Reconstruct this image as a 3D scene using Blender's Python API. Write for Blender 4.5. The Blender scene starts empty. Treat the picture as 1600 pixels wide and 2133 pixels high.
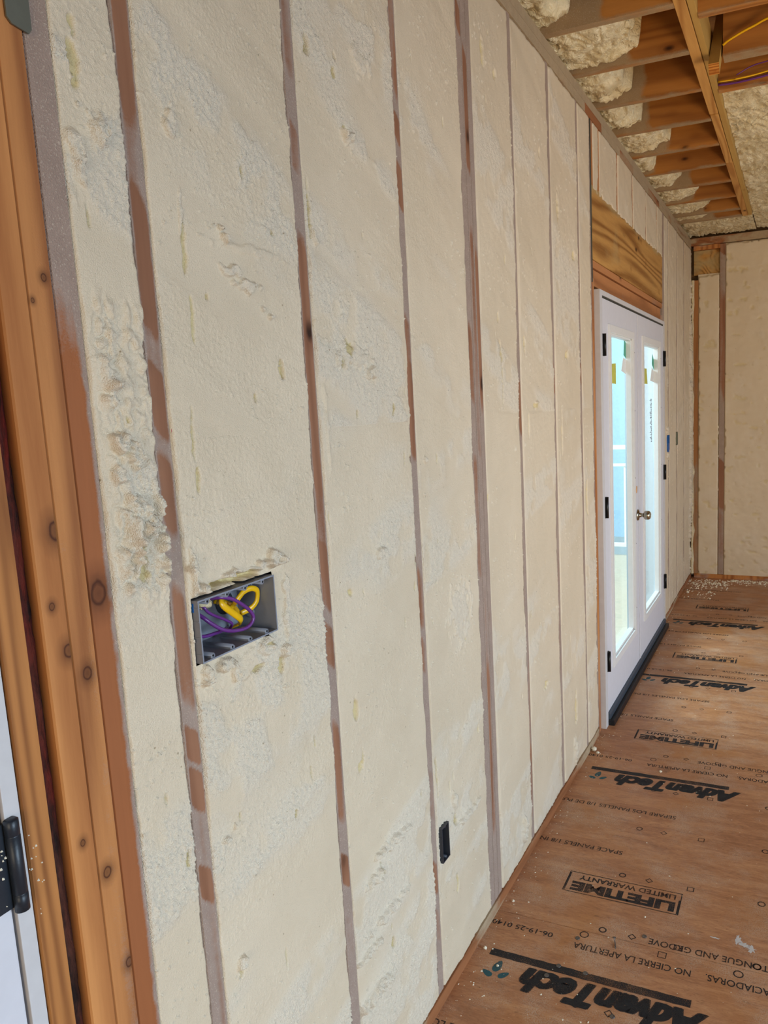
import bpy, math, random
import numpy as np
from mathutils import Matrix, Vector

scene = bpy.context.scene
COL = scene.collection

# ------------------------------------------------------------------ camera
R = Matrix(((0.918501, -0.020195, 0.394902),
            (0.393303, 0.149833, -0.907118),
            (-0.040850, 0.988505, 0.145564)))
camd = bpy.data.cameras.new('camera')
cam = bpy.data.objects.new('camera', camd)
COL.objects.link(cam)
cam.matrix_world = Matrix.Translation((0.8714, 0.0, 1.63665)) @ R.to_4x4()
camd.sensor_fit = 'AUTO'
camd.sensor_width = 36.0
camd.lens = 1577.96 * 36.0 / 2133.0
camd.shift_x = (800.0 - 980.87) / 2133.0
camd.shift_y = (1073.34 - 1066.5) / 2133.0
camd.clip_start = 0.02
scene.camera = cam

# ------------------------------------------------------------------ view, world, lights
vs = scene.view_settings
vs.view_transform = 'Standard'
vs.look = 'None'
vs.gamma = 1.0
vs.use_curve_mapping = False
vs.exposure = -0.05

world = bpy.data.worlds.new('daylight')
scene.world = world
world.use_nodes = True
wn = world.node_tree.nodes
wl = world.node_tree.links
sky = wn.new('ShaderNodeTexSky')
sky.sky_type = 'HOSEK_WILKIE'
sky.turbidity = 4.0
sky.sun_direction = (0.5, -0.5, 0.7)
wl.new(sky.outputs[0], wn['Background'].inputs[0])
wn['Background'].inputs[1].default_value = 2.0


def area(name, loc, target, sx, sy, power, color, spread=180):
    l = bpy.data.lights.new(name, 'AREA')
    l.shape = 'RECTANGLE'
    l.size = sx
    l.size_y = sy
    l.energy = power
    l.color = color
    l.spread = math.radians(spread)
    o = bpy.data.objects.new(name, l)
    COL.objects.link(o)
    o.location = loc
    d = Vector(target) - Vector(loc)
    o.rotation_euler = d.to_track_quat('-Z', 'Y').to_euler()
    return o


# daylight coming in through the windows of the right-hand wall and of the wall behind the camera
area('window_daylight_near', (4.35, 0.6, 1.25), (0.0, 1.3, 0.1), 2.0, 1.5, 62, (0.62, 0.81, 1.0), 100)
area('window_daylight_far', (4.35, 4.2, 1.25), (0.3, 5.0, 0.3), 2.0, 1.5, 34, (0.66, 0.82, 1.0), 120)
area('window_daylight_rear', (1.6, -2.85, 1.5), (0.5, 3.0, 1.1), 1.6, 1.6, 32, (1.0, 0.84, 0.60), 150)
# added warm fill, standing in for floor bounce on upper wall and ceiling
area('added_warm_fill', (2.9, 1.6, 0.4), (1.3, 5.0, 3.1), 1.2, 1.2, 36, (1.0, 0.74, 0.44), 120)
# open daylight on the porch outside the French door
area('porch_daylight', (-3.4, 6.4, 3.6), (-1.6, 10.0, 0.6), 3.5, 3.0, 560, (0.86, 0.95, 1.0), 180)
area('porch_skylight', (-1.9, 4.0, 2.7), (0.5, 5.0, 0.1), 1.6, 1.6, 110, (0.90, 0.97, 1.0), 150)

# ------------------------------------------------------------------ helpers


def link(o, parent=None):
    COL.objects.link(o)
    if parent is not None:
        o.parent = parent
        o.matrix_parent_inverse = Matrix.Translation(parent.location).inverted()
    return o


def tag(o, label=None, cat=None, group=None, kind=None):
    if label:
        o['label'] = label
    if cat:
        o['category'] = cat
    if group:
        o['group'] = group
    if kind:
        o['kind'] = kind
    return o


def empty(name, loc, label=None, cat=None, group=None, kind=None):
    o = bpy.data.objects.new(name, None)
    o.empty_display_size = 0.05
    o.location = loc
    COL.objects.link(o)
    return tag(o, label, cat, group, kind)


class MB:
    """collects geometry in world coordinates, built into one mesh"""

    def __init__(s):
        s.v = []
        s.f = []
        s.sm = []

    def add(s, verts, faces, smooth=False):
        b = len(s.v)
        s.v += [tuple(v) for v in verts]
        s.f += [tuple(b + i for i in f) for f in faces]
        s.sm += [smooth] * len(faces)
        return s

    def box(s, x0, x1, y0, y1, z0, z1, bev=0.0):
        if bev <= 0:
            v = [(x, y, z) for z in (z0, z1) for y in (y0, y1) for x in (x0, x1)]
            f = [(0, 2, 3, 1), (4, 5, 7, 6), (0, 1, 5, 4), (2, 6, 7, 3), (0, 4, 6, 2), (1, 3, 7, 5)]
            return s.add(v, f)
        import bmesh
        bm = bmesh.new()
        bmesh.ops.create_cube(bm, size=1.0)
        for v in bm.verts:
            v.co = Vector(((x0 + x1) / 2 + v.co.x * (x1 - x0), (y0 + y1) / 2 + v.co.y * (y1 - y0),
                           (z0 + z1) / 2 + v.co.z * (z1 - z0)))
        bmesh.ops.bevel(bm, geom=list(bm.edges), offset=bev, segments=2, affect='EDGES', profile=0.7)
        bm.verts.index_update()
        s.add([v.co[:] for v in bm.verts], [[v.index for v in f.verts] for f in bm.faces])
        bm.free()
        return s

    def tube(s, pts, r, n=10, flat=1.0, sub=6, up=(1, 0, 0)):
        P = [Vector(p) for p in pts]
        C = []
        if len(P) > 2 and sub > 1:
            Q = [P[0] * 2 - P[1]] + P + [P[-1] * 2 - P[-2]]
            for i in range(1, len(Q) - 2):
                for k in range(sub):
                    t = k / sub
                    a, b, c, d = Q[i - 1], Q[i], Q[i + 1], Q[i + 2]
                    C.append(0.5 * ((2 * b) + (c - a) * t + (2 * a - 5 * b + 4 * c - d) * t * t + (3 * b - a - 3 * c + d) * t ** 3))
            C.append(P[-1])
        else:
            C = P
        U = Vector(up)
        verts = []
        for i, p in enumerate(C):
            t = (C[min(i + 1, len(C) - 1)] - C[max(i - 1, 0)]).normalized()
            a = t.cross(U)
            if a.length < 1e-4:
                a = t.cross(Vector((0.3, 0.7, 0.6)))
            a.normalize()
            b = t.cross(a).normalized()
            for k in range(n):
                w = 2 * math.pi * k / n
                verts.append(p + a * math.cos(w) * r * flat + b * math.sin(w) * r)
        faces = []
        for i in range(len(C) - 1):
            for k in range(n):
                faces.append((i * n + k, i * n + (k + 1) % n, (i + 1) * n + (k + 1) % n, (i + 1) * n + k))
        faces.append(tuple(range(n))[::-1])
        faces.append(tuple((len(C) - 1) * n + k for k in range(n)))
        return s.add([v[:] for v in verts], faces, True)

    def lathe(s, prof, origin, axis, n=24, notch=None):
        """prof: list of (distance along axis, radius)"""
        A = Vector(axis).normalized()
        u = A.orthogonal().normalized()
        w = A.cross(u)
        O = Vector(origin)
        verts = []
        for (d, r) in prof:
            for k in range(n):
                a = 2 * math.pi * k / n
                verts.append((O + A * d + (u * math.cos(a) + w * math.sin(a)) * r)[:])
        faces = [(i * n + k, i * n + (k + 1) % n, (i + 1) * n + (k + 1) % n, (i + 1) * n + k)
                 for i in range(len(prof) - 1) for k in range(n)]
        faces += [tuple(range(n))[::-1], tuple((len(prof) - 1) * n + k for k in range(n))]
        return s.add(verts, faces, True)

    def build(s, name, mat, parent=None, origin=None, kind=None):
        V = np.array(s.v, dtype=float)
        if origin is None:
            mn, mx = V.min(0), V.max(0)
            origin = ((mn[0] + mx[0]) / 2, (mn[1] + mx[1]) / 2, mn[2])
        V = V - np.array(origin)
        me = bpy.data.meshes.new(name)
        me.from_pydata(V.tolist(), [], s.f)
        for p, q in zip(me.polygons, s.sm):
            p.use_smooth = q
        me.materials.append(mat)
        me.update()
        o = bpy.data.objects.new(name, me)
        o.location = origin
        link(o, parent)
        if kind:
            o['kind'] = kind
        return o


def box(name, mat, x0, x1, y0, y1, z0, z1, bev=0.0, parent=None, kind=None):
    return MB().box(x0, x1, y0, y1, z0, z1, bev).build(name, mat, parent, kind=kind)


# numpy noise -------------------------------------------------------
def vnoise(u, v, seed):
    rs = np.random.RandomState(seed)
    T = rs.rand(256, 256)
    iu = np.floor(u).astype(int)
    iv = np.floor(v).astype(int)
    fu = u - iu
    fv = v - iv
    fu = fu * fu * (3 - 2 * fu)
    fv = fv * fv * (3 - 2 * fv)
    a = T[iu % 256, iv % 256]
    b = T[(iu + 1) % 256, iv % 256]
    c = T[iu % 256, (iv + 1) % 256]
    d = T[(iu + 1) % 256, (iv + 1) % 256]
    return (a * (1 - fu) + b * fu) * (1 - fv) + (c * (1 - fu) + d * fu) * fv * 1.0


def fbm(u, v, seed, octv=4):
    r = 0
    a = 0.5
    t = 0
    for i in range(octv):
        r = r + a * vnoise(u * 2 ** i, v * 2 ** i, seed + i * 7)
        t += a
        a *= 0.5
    return r / t


def sstep(a, b, x):
    t = np.clip((x - a) / (b - a), 0, 1)
    return t * t * (3 - 2 * t)


def grid_object(name, X, Y, Z, mat, attrs=None, parent=None, keep=None, flip=False, kind=None, smooth=True):
    """X,Y,Z 2-D arrays -> one mesh; attrs {name: 2-D array}"""
    n, m = X.shape
    V = np.stack([X, Y, Z], -1).reshape(-1, 3)
    mn, mx = V.min(0), V.max(0)
    origin = np.array([(mn[0] + mx[0]) / 2, (mn[1] + mx[1]) / 2, mn[2]])
    idx = np.arange(n * m).reshape(n, m)
    q = np.stack([idx[:-1, :-1], idx[1:, :-1], idx[1:, 1:], idx[:-1, 1:]], -1).reshape(-1, 4)
    if flip:
        q = q[:, ::-1]
    if keep is not None:
        q = q[keep.reshape(-1)]
    me = bpy.data.meshes.new(name)
    me.vertices.add(len(V))
    me.vertices.foreach_set('co', (V - origin).astype(np.float32).reshape(-1))
    me.loops.add(len(q) * 4)
    me.loops.foreach_set('vertex_index', q.reshape(-1).astype(np.int32))
    me.polygons.add(len(q))
    me.polygons.foreach_set('loop_start', np.arange(0, len(q) * 4, 4, dtype=np.int32))
    me.polygons.foreach_set('loop_total', np.full(len(q), 4, dtype=np.int32))
    me.polygons.foreach_set('use_smooth', np.full(len(q), smooth, dtype=bool))
    me.update(calc_edges=True)
    for k, a in (attrs or {}).items():
        at = me.attributes.new(k, 'FLOAT', 'POINT')
        at.data.foreach_set('value', a.reshape(-1).astype(np.float32))
    me.materials.append(mat)
    o = bpy.data.objects.new(name, me)
    o.location = origin
    link(o, parent)
    if kind:
        o['kind'] = kind
    return o


# ------------------------------------------------------------------ materials
def srgb(r, g, b):
    f = lambda c: (c / 255 / 12.92) if c / 255 <= 0.04045 else ((c / 255 + 0.055) / 1.055) ** 2.4
    return (f(r), f(g), f(b), 1.0)


class Mat:
    def __init__(s, name, rough=0.6, spec=0.3):
        s.m = bpy.data.materials.new(name)
        s.m.use_nodes = True
        s.n = s.m.node_tree.nodes
        s.l = s.m.node_tree.links
        s.b = s.n['Principled BSDF']
        s.b.inputs['Roughness'].default_value = rough
        s.b.inputs['Specular IOR Level'].default_value = spec
        s.tc = s.n.new('ShaderNodeTexCoord')
        s.oi = s.n.new('ShaderNodeObjectInfo')
        s.off = s.n.new('ShaderNodeVectorMath')
        s.off.operation = 'ADD'
        s.l.new(s.tc.outputs['Object'], s.off.inputs[0])
        mul = s.math('MULTIPLY', s.oi.outputs['Random'], 37.0)
        cb = s.n.new('ShaderNodeCombineXYZ')
        for i in range(3):
            s.l.new(mul, cb.inputs[i])
        s.l.new(cb.outputs[0], s.off.inputs[1])
        s.co = s.off.outputs[0]

    def inp(s, sock, v):
        if hasattr(v, 'is_linked') or isinstance(v, bpy.types.NodeSocket):
            s.l.new(v, sock)
        else:
            sock.default_value = v

    def math(s, op, a, b=None, c=None):
        n = s.n.new('ShaderNodeMath')
        n.operation = op
        s.inp(n.inputs[0], a)
        if b is not None:
            s.inp(n.inputs[1], b)
        if c is not None:
            s.inp(n.inputs[2], c)
        return n.outputs[0]

    def scale(s, x, y, z, co=None):
        n = s.n.new('ShaderNodeMapping')
        n.inputs['Scale'].default_value = (x, y, z)
        s.l.new(co or s.co, n.inputs[0])
        return n.outputs[0]

    def noise(s, sc, detail=3, rough=0.5, co=None, dist=0.0):
        n = s.n.new('ShaderNodeTexNoise')
        n.inputs['Scale'].default_value = sc
        n.inputs['Detail'].default_value = detail
        n.inputs['Roughness'].default_value = rough
        n.inputs['Distortion'].default_value = dist
        s.l.new(co or s.co, n.inputs['Vector'])
        return n.outputs['Fac']

    def voro(s, sc, co=None, feature='F1', out='Distance'):
        n = s.n.new('ShaderNodeTexVoronoi')
        n.feature = feature
        n.inputs['Scale'].default_value = sc
        s.l.new(co or s.co, n.inputs['Vector'])
        return n.outputs[out]

    def ramp(s, v, stops):
        n = s.n.new('ShaderNodeValToRGB')
        e = n.color_ramp.elements
        while len(e) < len(stops):
            e.new(0.5)
        for i, (p, c) in enumerate(stops):
            e[i].position = p
            e[i].color = c if len(c) == 4 else (*c, 1)
        s.l.new(v, n.inputs[0])
        return n.outputs[0]

    def rng(s, v, a, b, c=0.0, d=1.0):
        n = s.n.new('ShaderNodeMapRange')
        s.inp(n.inputs[0], v)
        for i, x in enumerate((a, b, c, d)):
            n.inputs[i + 1].default_value = x
        return n.outputs[0]

    def mix(s, f, a, b, mode='MIX'):
        n = s.n.new('ShaderNodeMix')
        n.data_type = 'RGBA'
        n.blend_type = mode
        s.inp(n.inputs[0], f)
        s.inp(n.inputs[6], a)
        s.inp(n.inputs[7], b)
        return n.outputs[2]

    def attr(s, name):
        n = s.n.new('ShaderNodeAttribute')
        n.attribute_name = name
        return n.outputs['Fac']

    def bump(s, h, dist, strength=1.0, prev=None):
        n = s.n.new('ShaderNodeBump')
        n.inputs['Distance'].default_value = dist
        n.inputs['Strength'].default_value = strength
        s.l.new(h, n.inputs['Height'])
        if prev:
            s.l.new(prev, n.inputs['Normal'])
        return n.outputs[0]

    def out(s, color, normal=None):
        s.inp(s.b.inputs['Base Color'], color)
        if normal:
            s.l.new(normal, s.b.inputs['Normal'])
        return s.m


def plain(name, col, rough=0.5, metal=0.0, spec=0.4, var=0.06):
    m = Mat(name, rough, spec)
    m.b.inputs['Metallic'].default_value = metal
    nz = m.noise(40, 3)
    dark = tuple(c * (1 - var * 2) for c in col[:3]) + (1,)
    return m.out(m.mix(m.rng(nz, 0.3, 0.7), dark, col), m.bump(m.noise(300, 2), 0.0004, 0.3))


FOAM_FILM = srgb(176, 156, 142)


def wood(name, base, dark, axis='Z', film=True, knots=True, ringscale=55.0, filmcol=FOAM_FILM, contrast=0.55, rough=0.62):
    m = Mat(name, rough, 0.25)
    lo, hi = 1.0, 1.0
    sc = {'Z': (1, 1, 0.07), 'Y': (1, 0.07, 1), 'X': (0.07, 1, 1)}[axis]
    co = m.scale(*sc)
    fig = m.noise(ringscale / 12.0, 1.5, 0.45, co, 0.25)
    fine = m.noise(150.0, 3, 0.6, co)
    med = m.noise(42.0, 3, 0.6, co)
    rings = m.math('ADD', m.math('MULTIPLY', m.math('SINE', m.math('MULTIPLY', fig, ringscale * 1.7)), 0.5), 0.5)
    g = m.math('ADD', m.math('ADD', m.math('MULTIPLY', m.math('POWER', rings, 1.6), 0.45), m.math('MULTIPLY', fine, 0.3)), m.math('MULTIPLY', med, 0.3))
    col = m.mix(m.rng(g, 0.22, 0.85, 0.0, contrast), base, dark)
    col = m.mix(m.rng(m.noise(2.2, 2, 0.5, co), 0.35, 0.7, 0.0, 0.35), col, dark)
    if knots:
        ksc = {'Z': (1, 1, 0.5), 'Y': (1, 0.5, 1), 'X': (0.5, 1, 1)}[axis]
        kco = m.scale(*ksc)
        kv = m.voro(11.0, kco)
        gate = m.rng(m.noise(3.1, 1, 0.5, m.scale(1, 1, 1)), 0.50, 0.53)
        kf = m.math('MULTIPLY', m.rng(kv, 0.07, 0.15, 1.0, 0.0), gate)
        kr = m.math('MULTIPLY', m.rng(kv, 0.13, 0.30, 0.55, 0.0), gate)
        col = m.mix(kr, col, dark)
        col = m.mix(kf, col, tuple(c * 0.22 for c in dark[:3]) + (1,))
    if film:
        fa = m.attr('film')
        blot = m.noise(48, 5, 0.7)
        grit = m.noise(420, 2, 0.6)
        saw = m.noise(34, 3, 0.7, m.scale(1, 1.4, 5.0))
        thr = m.math('ADD', m.math('ADD', m.math('MULTIPLY', blot, 0.42), m.math('MULTIPLY', grit, 0.40)), m.math('MULTIPLY', saw, 0.20))
        f = m.math('SUBTRACT', m.math('MULTIPLY', fa, 1.15), thr)
        f = m.rng(f, -0.22, 0.26, 0.0, 0.88)
        fcol = m.mix(m.noise(30, 2), filmcol, tuple(c * 0.72 for c in filmcol[:3]) + (1,))
        fcol = m.mix(m.rng(grit, 0.58, 0.72, 0.0, 0.7), fcol, srgb(216, 202, 182))
        col = m.mix(f, col, fcol)
        nm = m.bump(m.math('MULTIPLY', grit, fa), 0.0035, 0.7, m.bump(g, 0.0008, 0.4))
    else:
        nm = m.bump(g, 0.0008, 0.4)
    return m.out(col, nm)


def foam_mat(name, base, crumbc, pitc, film=0.0):
    m = Mat(name, 0.40, 0.5)
    rg = m.attr('rough')
    pit = m.attr('pit')
    big = m.noise(3.0, 3)
    mid = m.noise(14.0, 4, 0.6)
    col = m.mix(m.rng(big, 0.35, 0.65), base, tuple(c * k for c, k in zip(base[:3], (0.93, 0.92, 0.90))) + (1,))
    col = m.mix(m.rng(mid, 0.45, 0.75, 0.0, 0.25), col, srgb(210, 190, 158))
    col = m.mix(m.math('MULTIPLY', rg, 0.5), col, crumbc)
    col = m.mix(m.rng(pit, 0.15, 0.85), col, pitc)
    # dark pin holes
    hv = m.voro(38.0)
    hmask = m.math('MULTIPLY', m.rng(hv, 0.045, 0.085, 1.0, 0.0), m.rng(mid, 0.5, 0.56))
    col = m.mix(m.math('MULTIPLY', hmask, 0.6), col, srgb(120, 95, 50))
    grit = m.noise(520, 2, 0.6)
    grit2 = m.noise(210, 3, 0.65)
    amp = m.math('ADD', 0.36, m.math('MULTIPLY', rg, 0.9))
    h1 = m.math('MULTIPLY', m.math('ADD', m.math('POWER', grit, 2.0), m.math('MULTIPLY', grit2, 0.45)), amp)
    nm = m.bump(h1, 0.0045, 0.7)
    return m.out(col, nm)


M = {}
M['foam'] = foam_mat('cut spray foam', srgb(221, 204, 176), srgb(247, 236, 216), srgb(212, 192, 142))


def raw_foam(name, base, low):
    m = Mat(name, 0.36, 0.45)
    big = m.noise(6.0, 3)
    mid = m.noise(34.0, 4, 0.6, None, 1.6)
    col = m.mix(m.rng(big, 0.35, 0.65), base, low)
    col = m.mix(m.rng(mid, 0.55, 0.8, 0.0, 0.5), col, srgb(190, 160, 100))
    return m.out(col, m.bump(m.noise(120, 3, 0.6), 0.003, 0.5, m.bump(mid, 0.02, 0.7)))


M['foam_raw'] = raw_foam('rising skin of raw spray foam', srgb(232, 220, 186), srgb(216, 200, 160))
M['stud'] = wood('film dusted stud timber', srgb(158, 112, 84), srgb(112, 70, 48))
M['jamb_wood'] = wood('amber framing timber', srgb(204, 140, 78), srgb(146, 84, 42), film=True, ringscale=40, contrast=1.0)
M['jamb_wood2'] = wood('striped framing timber', srgb(200, 136, 76), srgb(130, 78, 40), film=True, knots=False, ringscale=70, contrast=0.9)
M['joist'] = wood('ceiling joist timber', srgb(190, 128, 62), srgb(122, 70, 28), axis='X', ringscale=45, filmcol=srgb(170, 146, 112), contrast=0.7)
M['block_y'] = wood('reddish header block', srgb(196, 134, 84), srgb(134, 80, 44), axis='Y', ringscale=40, contrast=0.8)
M['brace'] = wood('pale pine brace', srgb(212, 162, 92), srgb(160, 104, 46), axis='Y', film=False, ringscale=70, contrast=0.9)
M['brace2'] = wood('yellow pine brace side', srgb(196, 160, 90), srgb(160, 120, 58), axis='Y', film=False, ringscale=30, contrast=0.5)


def knotted(name, base, dark, knots, ringscale=40, contrast=0.9):
    """upright board with knots at given (y, z, radius) in the room"""
    mt = wood(name, base, dark, film=True, knots=False, ringscale=ringscale, contrast=contrast)
    n, l = mt.node_tree.nodes, mt.node_tree.links
    src = n['Principled BSDF'].inputs['Base Color'].links[0].from_socket
    geo = n.new('ShaderNodeNewGeometry')
    wob = n.new('ShaderNodeTexNoise')
    wob.inputs['Scale'].default_value = 60
    l.new(geo.outputs['Position'], wob.inputs['Vector'])

    def mth(op, a, b):
        q = n.new('ShaderNodeMath')
        q.operation = op
        for i, v in enumerate((a, b)):
            if isinstance(v, (int, float)):
                q.inputs[i].default_value = v
            else:
                l.new(v, q.inputs[i])
        return q.outputs[0]
    dmin = None
    for (ky, kz, kr) in knots:
        mp = n.new('ShaderNodeVectorMath')
        mp.operation = 'SUBTRACT'
        l.new(geo.outputs['Position'], mp.inputs[0])
        mp.inputs[1].default_value = (0, ky, kz)
        sc_ = n.new('ShaderNodeVectorMath')
        sc_.operation = 'MULTIPLY'
        l.new(mp.outputs[0], sc_.inputs[0])
        sc_.inputs[1].default_value = (0, 1 / kr, 1 / (kr * 1.35))
        ln = n.new('ShaderNodeVectorMath')
        ln.operation = 'LENGTH'
        l.new(sc_.outputs[0], ln.inputs[0])
        dmin = ln.outputs['Value'] if dmin is None else mth('MINIMUM', dmin, ln.outputs['Value'])
    dmin = mth('ADD', dmin, mth('MULTIPLY', wob.outputs['Fac'], 0.5))
    rp = n.new('ShaderNodeValToRGB')
    e = rp.color_ramp.elements
    for _ in range(4):
        e.new(0.5)
    for i, (p, v) in enumerate(((0.0, .75), (.24, .62), (.33, 1.0), (.40, .55), (.60, .28), (.95, 0.0))):
        e[i].position = p
        e[i].color = (v, v, v, 1)
    l.new(mth('MULTIPLY', dmin, 0.30), rp.inputs[0])
    mxn = n.new('ShaderNodeMix')
    mxn.data_type = 'RGBA'
    l.new(rp.outputs[0], mxn.inputs[0])
    l.new(src, mxn.inputs[6])
    mxn.inputs[7].default_value = srgb(74, 38, 20)
    l.new(mxn.outputs[2], n['Principled BSDF'].inputs['Base Color'])
    return mt


M['ply_b'] = knotted('smooth amber timber with edge knots', srgb(212, 146, 86), srgb(156, 94, 50), [(.6680, 1.497, .010), (.6660, 1.338, .0075), (.650, 1.402, .004), (.652, 1.075, .004)])
M['ply_c'] = knotted('knotty amber timber', srgb(200, 136, 80), srgb(138, 82, 46), [(.6900, 1.299, .007), (.684, 1.012, .0065), (.695, 1.815, .004), (.6760, 1.785, .0025), (.702, .86, .006)], 52)
M['ply_e'] = knotted('red brown timber beside foam', srgb(170, 104, 62), srgb(120, 70, 40), [(.722, 1.402, .013)], 36, 0.6)
M['header'] = wood('laminated veneer header', srgb(202, 152, 84), srgb(136, 88, 38), axis='Y', film=True, ringscale=50, contrast=1.1, filmcol=srgb(190, 164, 112))
M['plate'] = wood('sill plate timber', srgb(160, 104, 66), srgb(110, 66, 38), axis='Y', filmcol=srgb(188, 168, 136))
M['far_stud'] = wood('far wall stud timber', srgb(176, 122, 74), srgb(128, 80, 42), filmcol=srgb(164, 140, 116))
M['white'] = plain('white painted door', srgb(214, 214, 220), 0.42, var=0.02)
M['white2'] = plain('white painted jamb', srgb(206, 204, 204), 0.45, var=0.03)
M['trimwhite'] = plain('glazing frame white', srgb(226, 226, 224), 0.35, var=0.02)
M['gap'] = plain('dark weather seal', srgb(60, 60, 52), 0.8)
M['black'] = plain('black hinge enamel', srgb(14, 14, 16), 0.35)
M['blackdust'] = plain('dark hinge enamel', srgb(34, 40, 48), 0.38)
M['sill'] = plain('black threshold rubber', srgb(22, 24, 28), 0.45)
M['sweep'] = plain('blue grey threshold metal', srgb(70, 84, 98), 0.4, metal=0.3)
M['nickel'] = plain('satin nickel', srgb(176, 168, 150), 0.22, metal=1.0)
M['boxgrey'] = plain('grey box plastic', srgb(138, 142, 152), 0.4)
M['boxdark'] = plain('charcoal box plastic', srgb(58, 62, 70), 0.38)
M['hole'] = plain('screw hole shadow', srgb(14, 14, 16), 0.8)
M['blue'] = plain('blue box plastic', srgb(16, 92, 170), 0.4)
M['yellow'] = plain('yellow cable jacket', srgb(240, 186, 12), 0.3, spec=0.5)
M['purple'] = plain('purple cable jacket', srgb(104, 48, 128), 0.3, spec=0.5)
M['steel'] = plain('teal galvanised plate', srgb(120, 124, 112), 0.45, metal=0.5)
M['gap_shade'] = plain('stud gap shade', srgb(96, 96, 88), 0.5, metal=0.2)
M['mag'] = plain('magenta crayon', srgb(190, 20, 90), 0.7)
M['sheath'] = plain('sheathing board', srgb(150, 116, 80), 0.8)
M['deck'] = plain('upper deck board', srgb(140, 100, 60), 0.8)
M['plaster'] = foam_mat('insulated wall surface', srgb(222, 206, 174), srgb(240, 230, 204), srgb(216, 192, 130))
M['siding'] = plain('blue house siding', srgb(190, 218, 236), 0.6, var=0.05)
M['porchwhite'] = plain('white porch paint', srgb(244, 244, 240), 0.5)
M['porchdeck'] = plain('porch deck board', srgb(206, 192, 170), 0.7)
M['lawn'] = plain('pale gravel ground', srgb(196, 200, 196), 0.9)
M['stickgreen'] = plain('green sticker', srgb(70, 170, 140), 0.5)
M['stickyellow'] = plain('yellow sticker', srgb(206, 206, 90), 0.5)
M['stickwhite'] = plain('white sticker', srgb(238, 238, 232), 0.5)
M['stickgrey'] = plain('grey sticker print', srgb(130, 140, 150), 0.5)
M['crumb'] = plain('pale foam crumb', srgb(240, 230, 206), 0.7)
M['nail'] = plain('steel fastener', srgb(120, 116, 112), 0.4, metal=0.8)
M['plaster_smear'] = plain('white plaster smear', srgb(206, 200, 194), 0.8)

# glass
g = bpy.data.materials.new('door glass')
g.use_nodes = True
gn, gl = g.node_tree.nodes, g.node_tree.links
gn.clear()
o_ = gn.new('ShaderNodeOutputMaterial')
tr = gn.new('ShaderNodeBsdfTransparent')
tr.inputs[0].default_value = (0.86, 0.96, 0.98, 1)
gs = gn.new('ShaderNodeBsdfGlossy')
gs.inputs['Roughness'].default_value = 0.02
mx = gn.new('ShaderNodeMixShader')
mx.inputs[0].default_value = 0.10
gl.new(tr.outputs[0], mx.inputs[1])
gl.new(gs.outputs[0], mx.inputs[2])
gl.new(mx.outputs[0], o_.inputs[0])
M['glass'] = g

# floor: brown resin coated subfloor panel
m = Mat('brown subfloor panel', 0.42, 0.35)
co = m.scale(0.35, 1.6, 1, m.tc.outputs['Object'])
a = m.noise(9.0, 5, 0.62, co, 1.2)
b_ = m.noise(46.0, 5, 0.7, co, 2.0)
c_ = m.noise(2.4, 3, 0.5, m.tc.outputs['Object'])
strand = m.noise(150.0, 3, 0.6, m.scale(0.3, 1.2, 1, m.tc.outputs['Object']), 1.5)
col = m.ramp(m.math('ADD', m.math('MULTIPLY', a, 0.5), m.math('MULTIPLY', b_, 0.5)),
             [(0.30, srgb(138, 90, 60)), (0.47, srgb(172, 119, 82)), (0.58, srgb(190, 137, 96)), (0.72, srgb(206, 160, 116))])
col = m.mix(m.rng(c_, 0.52, 0.68, 0.0, 0.55), col, srgb(178, 116, 58))
col = m.mix(m.rng(strand, 0.58, 0.72, 0.0, 0.5), col, srgb(92, 56, 36))
sp = m.voro(46.0, m.scale(0.5, 1, 1, m.tc.outputs['Object']))
col = m.mix(m.math('MULTIPLY', m.rng(sp, 0.05, 0.09, 0.7, 0.0), m.rng(b_, 0.5, 0.6)), col, srgb(60, 36, 26))
dust = m.noise(5.0, 4, 0.7, m.tc.outputs['Object'])
col = m.mix(m.math('MULTIPLY', m.rng(dust, 0.46, 0.66, 0.0, 0.5), m.rng(m.noise(300, 2), 0.4, 0.6)), col, srgb(200, 184, 164))
fl_r = m.rng(b_, 0.3, 0.7, 0.36, 0.6)
m.l.new(fl_r, m.b.inputs['Roughness'])
M['floor'] = m.out(col, m.bump(strand, 0.0012, 0.35))

# ink: worn print, lets the board show where it is rubbed off


def ink(name, colr, wear):
    m = Mat(name, 0.6, 0.3)
    nz = m.noise(380, 3, 0.7, m.tc.outputs['Object'])
    big = m.noise(7, 3, 0.6, m.tc.outputs['Object'])
    al = m.rng(m.math('ADD', m.math('MULTIPLY', nz, 0.7), m.math('MULTIPLY', big, 0.4)), wear, wear + 0.12)
    m.l.new(m.math('MULTIPLY', al, 0.9), m.b.inputs['Alpha'])
    return m.out(colr)


M['ink'] = ink('black stamp ink', srgb(38, 38, 40), 0.42)
M['ink_thin'] = ink('fine printed ink', srgb(40, 38, 38), 0.40)
M['ink_teal'] = ink('teal stamp ink', srgb(44, 92, 100), 0.40)
M['smudge'] = ink('grey smudge', srgb(70, 62, 64), 0.60)

# ------------------------------------------------------------------ structure: floor, walls, ceiling
XR, YB, YF = 4.5, -3.0, 6.94
HC = 3.19
SEAMS = [2.085 - 1.2192 * k for k in range(4, -1, -1)] + [3.305, 4.52, 5.735]
fm = MB()
rows = [YB] + [s for s in SEAMS if s > YB] + [YF + 0.1]
for i in range(len(rows) - 1):
    e = 0.0013
    fm.box(-0.14, XR + 0.1, rows[i] + e, rows[i + 1] - e, -0.018, 0.0)
floor = fm.build('floor', M['floor'], kind='structure')
box('floor_underlay', M['hole'], -0.14, XR + 0.1, YB, YF + 0.1, -0.05, -0.0185, parent=floor)
floor.children[0].name = 'floor_base'

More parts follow.
